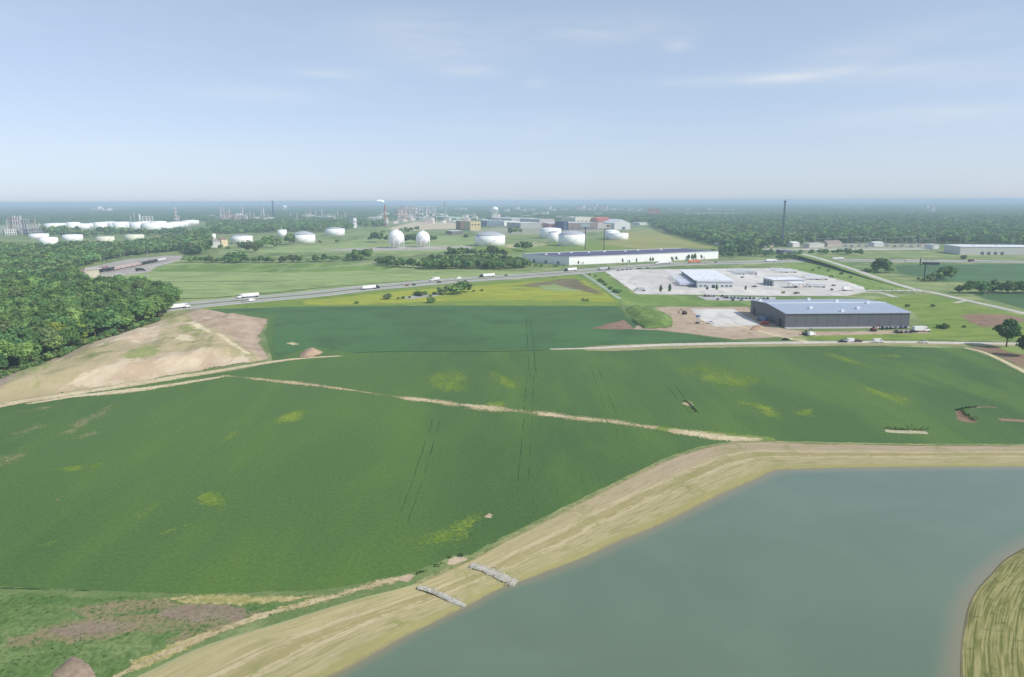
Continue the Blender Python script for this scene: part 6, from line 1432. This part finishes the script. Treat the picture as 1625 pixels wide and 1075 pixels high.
for i in range(15):
    yy = 15 + i * 4.4 if i < 9 else 62 + (i - 9) * 8.6
    q = A + Vector((math.cos(rz) * -8.6 - math.sin(rz) * yy, math.sin(rz) * -8.6 + math.cos(rz) * yy, 0))
    vehicle('trailer', 0, 0, math.degrees(rz) + 180, 'lavender white trailer in the tight row at the near half of the terminal dock wall' if i < 9 else 'white trailer backed up to the far half of the terminal dock wall', paint('lavender', (.64, .66, .75)) if i < 9 else P_WHITE, 'lavender trailers at the near half of the dock wall' if i < 9 else 'white trailers at the far half of the dock wall', world=q)
for i, (x, y) in enumerate(((1164, 432), (1175, 433), (1186, 434), (1172, 436), (1192, 435.5))): vehicle('trailer', x, y, 172 - 6 * i, 'white trailer parked in the middle of the truck yard right of the terminal roof', group='trailers parked in the middle of the truck yard')
for i, (x, y) in enumerate(((1232, 430.5), (1246, 431.6), (1254, 433), (1240, 433))): vehicle('trailer', x, y, 168, 'white trailer parked in the back corner of the truck yard by the grassy bank', group='trailers in the back corner of the truck yard')
for i, (x, y) in enumerate(((1284, 441.2), (1295, 442.6), (1302, 444.4), (1288, 444.4))): vehicle('trailer', x, y, 170, 'white trailer parked right of the workshop', group='trailers right of the workshop')
vehicle('box_truck', 1013, 462, 160, 'white box truck alone on the near left corner of the truck yard', P_WHITE); vehicle('box_truck', 1347, 461.5, 15, 'white box truck at the right gate of the truck yard')
vehicle('car', 1178, 441, 20, 'dark car in the middle of the truck yard below the parked trailers', P_BLACK); vehicle('pickup', 1197, 456, 0, 'dark pickup beside the shaded end of the workshop', P_BLACK); vehicle('semi_truck', 1284, 456, 165, 'white semi truck beside the fuel canopy in the truck yard')
vehicle('car', 1265.5, 466, 10, 'dark car on the rim of the truck yard behind the grey warehouse', P_BLACK); vehicle('car', 1323, 454, 10, 'small dark car alone on the right part of the truck yard', P_BLACK)
CAR = [P_BLACK, P_BROWN, P_SILVER, P_BLUE, P_RED, P_WHITE, P_GREEN, P_BLACK]
for i, (x, y) in enumerate(((1119, 470.8), (1124, 470.8), (1128.5, 471), (1133, 471), (1146, 471), (1150, 473), (1154, 473.6), (1160.5, 473.8), (1166, 474), (1172, 474.2), (1178, 474.3), (1184, 474.4), (1190, 474.5), (1196, 474.6), (1207, 474.8), (1212, 474.9), (1218, 475), (1139, 476), (1163, 477), (1157, 470.8), (1177, 477.4))):
    vehicle('car' if i % 4 else 'pickup', x, y, 80 + random.uniform(-6, 6), 'parked vehicle in the staff car park before the terminal', (P_BLACK, P_BLACK, P_SILVER, P_BLUE, P_BLACK, P_BROWN)[i % 6] if i != 19 else P_WHITE, group='vehicles in the staff car park', cat='car')
vehicle('excavator', 1086, 499, 200, 'brown excavator on the fill ground left of the concrete slab', P_BROWN)
vehicle('scissor_lift', 1107, 514, 30, 'raised dark scissor lift on the corner of the concrete slab'); vehicle('pickup', 1128, 513.4, 0, 'white pickup standing on the concrete slab beside the scissor lift', P_WHITE)
vehicle('box_truck', 1208, 510, 100, 'blue and white truck in the shade of the grey warehouse end wall', P_BLUE); vehicle('van', 1213, 515.5, 170, 'red van in the shade of the grey warehouse end wall', P_RED)
vehicle('excavator', 1278, 532, 10, 'dark excavator on the dry grass before the grey warehouse', P_GREEN); vehicle('van', 1288, 533, 30, 'white van beside the dark excavator before the grey warehouse')
vehicle('car', 1247, 540, 8, 'dark car on the driveway where it meets the gravel road', P_BLACK)
vehicle('pickup', 1337, 543.6, 180, 'black pickup at the left end of the line on the gravel road', P_BLACK); vehicle('van', 1346.5, 543.2, 180, 'white van behind the black pickup on the gravel road'); vehicle('pickup', 1361, 543.2, 180, 'brown pickup behind the white van on the gravel road', P_BROWN)
vehicle('van', 1394, 544, 0, 'white van standing alone in the middle of the gravel road'); vehicle('pickup', 1465, 544.6, 0, 'white pickup alone near the right end of the gravel road')
vehicle('excavator', 1386, 526, 20, 'dark red excavator at the right front corner of the grey warehouse', paint('maroon', (.16, .03, .03)))
for i, (x, y, k) in enumerate(((1400, 522.4, 0), (1407, 522.2, 0), (1413, 522, 0), (1421, 521.6, 2), (1430, 521.4, 3), (1437, 521, 7), (1423, 528.4, 0), (1430, 528.6, 7), (1438, 528.2, 3), (1446, 528, 0), (1450, 527.4, 0))):
    vehicle('pickup' if i % 3 == 0 else 'car', x, y, 70 + random.uniform(-15, 15), 'parked vehicle at the right front corner of the grey warehouse', CAR[k], group='vehicles parked at the grey warehouse corner', cat='car')
vehicle('box_truck', 1465, 527, 5, 'white truck at the right end of the vehicles by the grey warehouse')
o = relief('soil_pile', [(1188, 524), (1196, 518), (1206, 517.5), (1213, 521), (1210, 524), (1198, 525)], 9, MC['heap soil'], 1.6, 4, 1.2, .4)
vehicle('box_truck', 225, 430.5, 10, 'dark truck on the gravel of the railyard', P_BLACK, None, P_BLACK); vehicle('pickup', 232, 439.5, 0, 'white pickup at the edge of the railyard gravel')

# wagons in the railyard
TRK = [W(148, 434.5), W(185, 428.8), W(224, 421.2), W(262, 413.8), W(288, 409.4)]
def rail_line(off):
    q = offset(TRK, off); b = MB()
    for s in (-.75, .75):
        r_ = offset(q, s)
        for a, c in zip(r_, r_[1:]): b.bar(a + Vector((0, 0, .2)), c + Vector((0, 0, .2)), .09, 4)
    b.build('rail_track', plain('rail steel', (.2, .17, .15)), kind='structure')
for off in (0, 9, 18, -9): rail_line(off)
WP = {}
def wagon(p, a, color, hopper, label, group):
    k = (color, hopper)
    if 'w' not in WP:
        e = bpy.data.objects.new('rail_wagon', None); COL.objects.link(e); e.location = (0, -420, 0)
        q = MB(); q.prism([(-7.4, 1.2), (7.4, 1.2), (7.4, 4.3), (-7.4, 4.3)], -1.5, 1.5); q.box((0, 0, 4.4), (14.9, 3.1, .2)); q.build('body', P_WHITE, e)
        q = MB()
        for i in range(9): 
            for s in (-1.54, 1.54): q.box((-7 + i * 1.75, s, 2.75), (.14, .1, 3.0))
        q.build('rib', DARK, e)
        q = MB(); q.box((0, 0, 1.05), (15.2, 2.4, .3)); q.build('underframe', DARK, e)
        for x in (-5.6, 5.6): q = MB(); q.box((x, 0, .55), (2.6, 2.2, .7), 0, .2); q.build('bogie', TYRE, e)
        WP['w'] = e
    r = copy_tree(WP['w'], p + Vector((0, 0, .2)), a, label, None, None, {'body': color}); r['category'] = 'rail wagon'; r['group'] = group
def train(off, s0, s1, color, label, group):
    q = offset(TRK, off); seg = [(a, b, (b - a).length) for a, b in zip(q, q[1:])]; s = s0
    while s < s1:
        u = s
        for a, b, L in seg:
            if u <= L: wagon(a.lerp(b, u / L), math.atan2(b.y - a.y, b.x - a.x), color, 0, label, group); break
            u -= L
        s += 16
def at_col(px):
    s = 0
    for a, b in zip(TRK, TRK[1:]):
        xa, xb = topix(a)[0], topix(b)[0]
        if xa <= px <= xb: return s + (b - a).length * (px - xa) / (xb - xa)
        s += (b - a).length
    return s
train(0, at_col(153), at_col(182), P_BLACK, 'black wagon at the near end of the railyard beside the tan shed', 'black wagons beside the tan shed')
train(0, at_col(185), at_col(221), col('faded pink wagon', 214, 190, 184), 'pale pinkish wagon in the middle of the railyard train', 'pale wagons of the railyard train')
train(0, at_col(224), at_col(248), P_BLACK, 'dark low wagon in the far half of the railyard train', 'dark wagons in the far half of the train')
train(0, at_col(251), at_col(262), P_WHITE, 'white wagon near the far end of the railyard train', 'white wagons near the far end of the train')
train(18, at_col(150), at_col(188), col('rust wagon', 160, 128, 120), 'rust coloured wagon on the rear track of the railyard', 'rust coloured wagons on the rear track')
train(9, at_col(152), at_col(172), P_WHITE, 'white covered wagon on the middle track behind the black wagons', 'white wagons on the middle track')
for e in list(PR.values()) + list(WP.values()):
    for ch in list(e.children):
        for g in list(ch.children): bpy.data.objects.remove(g)
        bpy.data.objects.remove(ch)
    bpy.data.objects.remove(e)

# ------------------------------------------------------------------ stone chutes down the bank
def chute(a, b, w0, w1, label):
    """light riprap laid in a shallow gutter from the crest to the water"""
    A, B = W(*a), W(b[0], b[1], WZ); e = empty('stone_chute', A, 0, label, 'stone chute'); d = B - A; n = Vector((-d.y, d.x, 0)).normalized(); r = random.Random(int(a[0])); q = MB(); L = d.length
    bed = MB(); vs = []; w0 *= .8; w1 *= .8
    for i in range(13):
        f = i / 12; c = d * f; c.z = WZ * f ** 1.15 + .02 + .05 * math.sin(f * 9); w = (w0 + (w1 - w0) * f) / 2; s = n * (.5 * math.sin(f * 3.4))
        vs += [c + s - n * w * r.uniform(.75, 1.05) + Vector((0, 0, -.25)), c + s - n * w * r.uniform(.45, .75) + Vector((0, 0, .1)), c + s + n * w * r.uniform(.45, .75) + Vector((0, 0, .1)), c + s + n * w * r.uniform(.75, 1.05) + Vector((0, 0, -.25))]
    bed.add(vs, [(i * 4 + k, i * 4 + k + 1, i * 4 + 5 + k, i * 4 + 4 + k) for i in range(12) for k in range(3)]); bed.build('stone_bed', soil('riprap bed', (lin(172, 168, 154, .8), lin(190, 187, 176, .82), lin(146, 142, 118, .76)), (.8, 2.0), bump=.3), e)
    for i in range(int(L * (w0 + w1) * 2.2)):
        f = r.random(); w = (w0 + (w1 - w0) * f) / 2; c = d * f; c.z = WZ * f ** 1.15 + .08; c += n * (r.gauss(0, w * .68) + .5 * math.sin(f * 3.4)); s = r.uniform(.09, .27)
        q.box(tuple(c), (s * 1.3, s, s * .8), r.uniform(0, 3.1), s * .25)
    q.build('riprap', plain('pale riprap', (.44, .44, .42), .9, .15, .26, 1.2), e)['kind'] = 'stuff'
chute((748, 896), (820, 926.5), 3.2, 4.6, 'wider pale stone chute running down the straw bank to the water')
chute((664, 931), (739, 962.5), 1.9, 2.5, 'narrower pale stone chute running down the straw bank to the water')

settle_sheets()

# ------------------------------------------------------------------ the air
def build_haze():
    bm = bmesh.new(); bmesh.ops.create_cube(bm, size=1)
    me = bpy.data.meshes.new('haze'); bm.to_mesh(me); bm.free()
    lo, hi = Vector((-34500, -2200, -8.5)), Vector((34500, 30500, 99))
    for v in me.vertices: v.co = Vector((lo[i] if v.co[i] < 0 else hi[i] for i in range(3)))
    m = bpy.data.materials.new('haze air'); m.use_nodes = True; t = NT(m.node_tree)
    p = t.n('ShaderNodeVolumePrincipled'); p.inputs['Color'].default_value = (.60, .755, .94, 1); p.inputs['Density'].default_value = HAZE
    p.inputs['Anisotropy'].default_value = 0.0
    o = t.n('ShaderNodeOutputMaterial'); t.t.links.new(p.outputs[0], o.inputs[1])
    m.cycles.homogeneous_volume = True if hasattr(m.cycles, 'homogeneous_volume') else None
    link('haze', me, m, None, 'stuff')
build_haze()
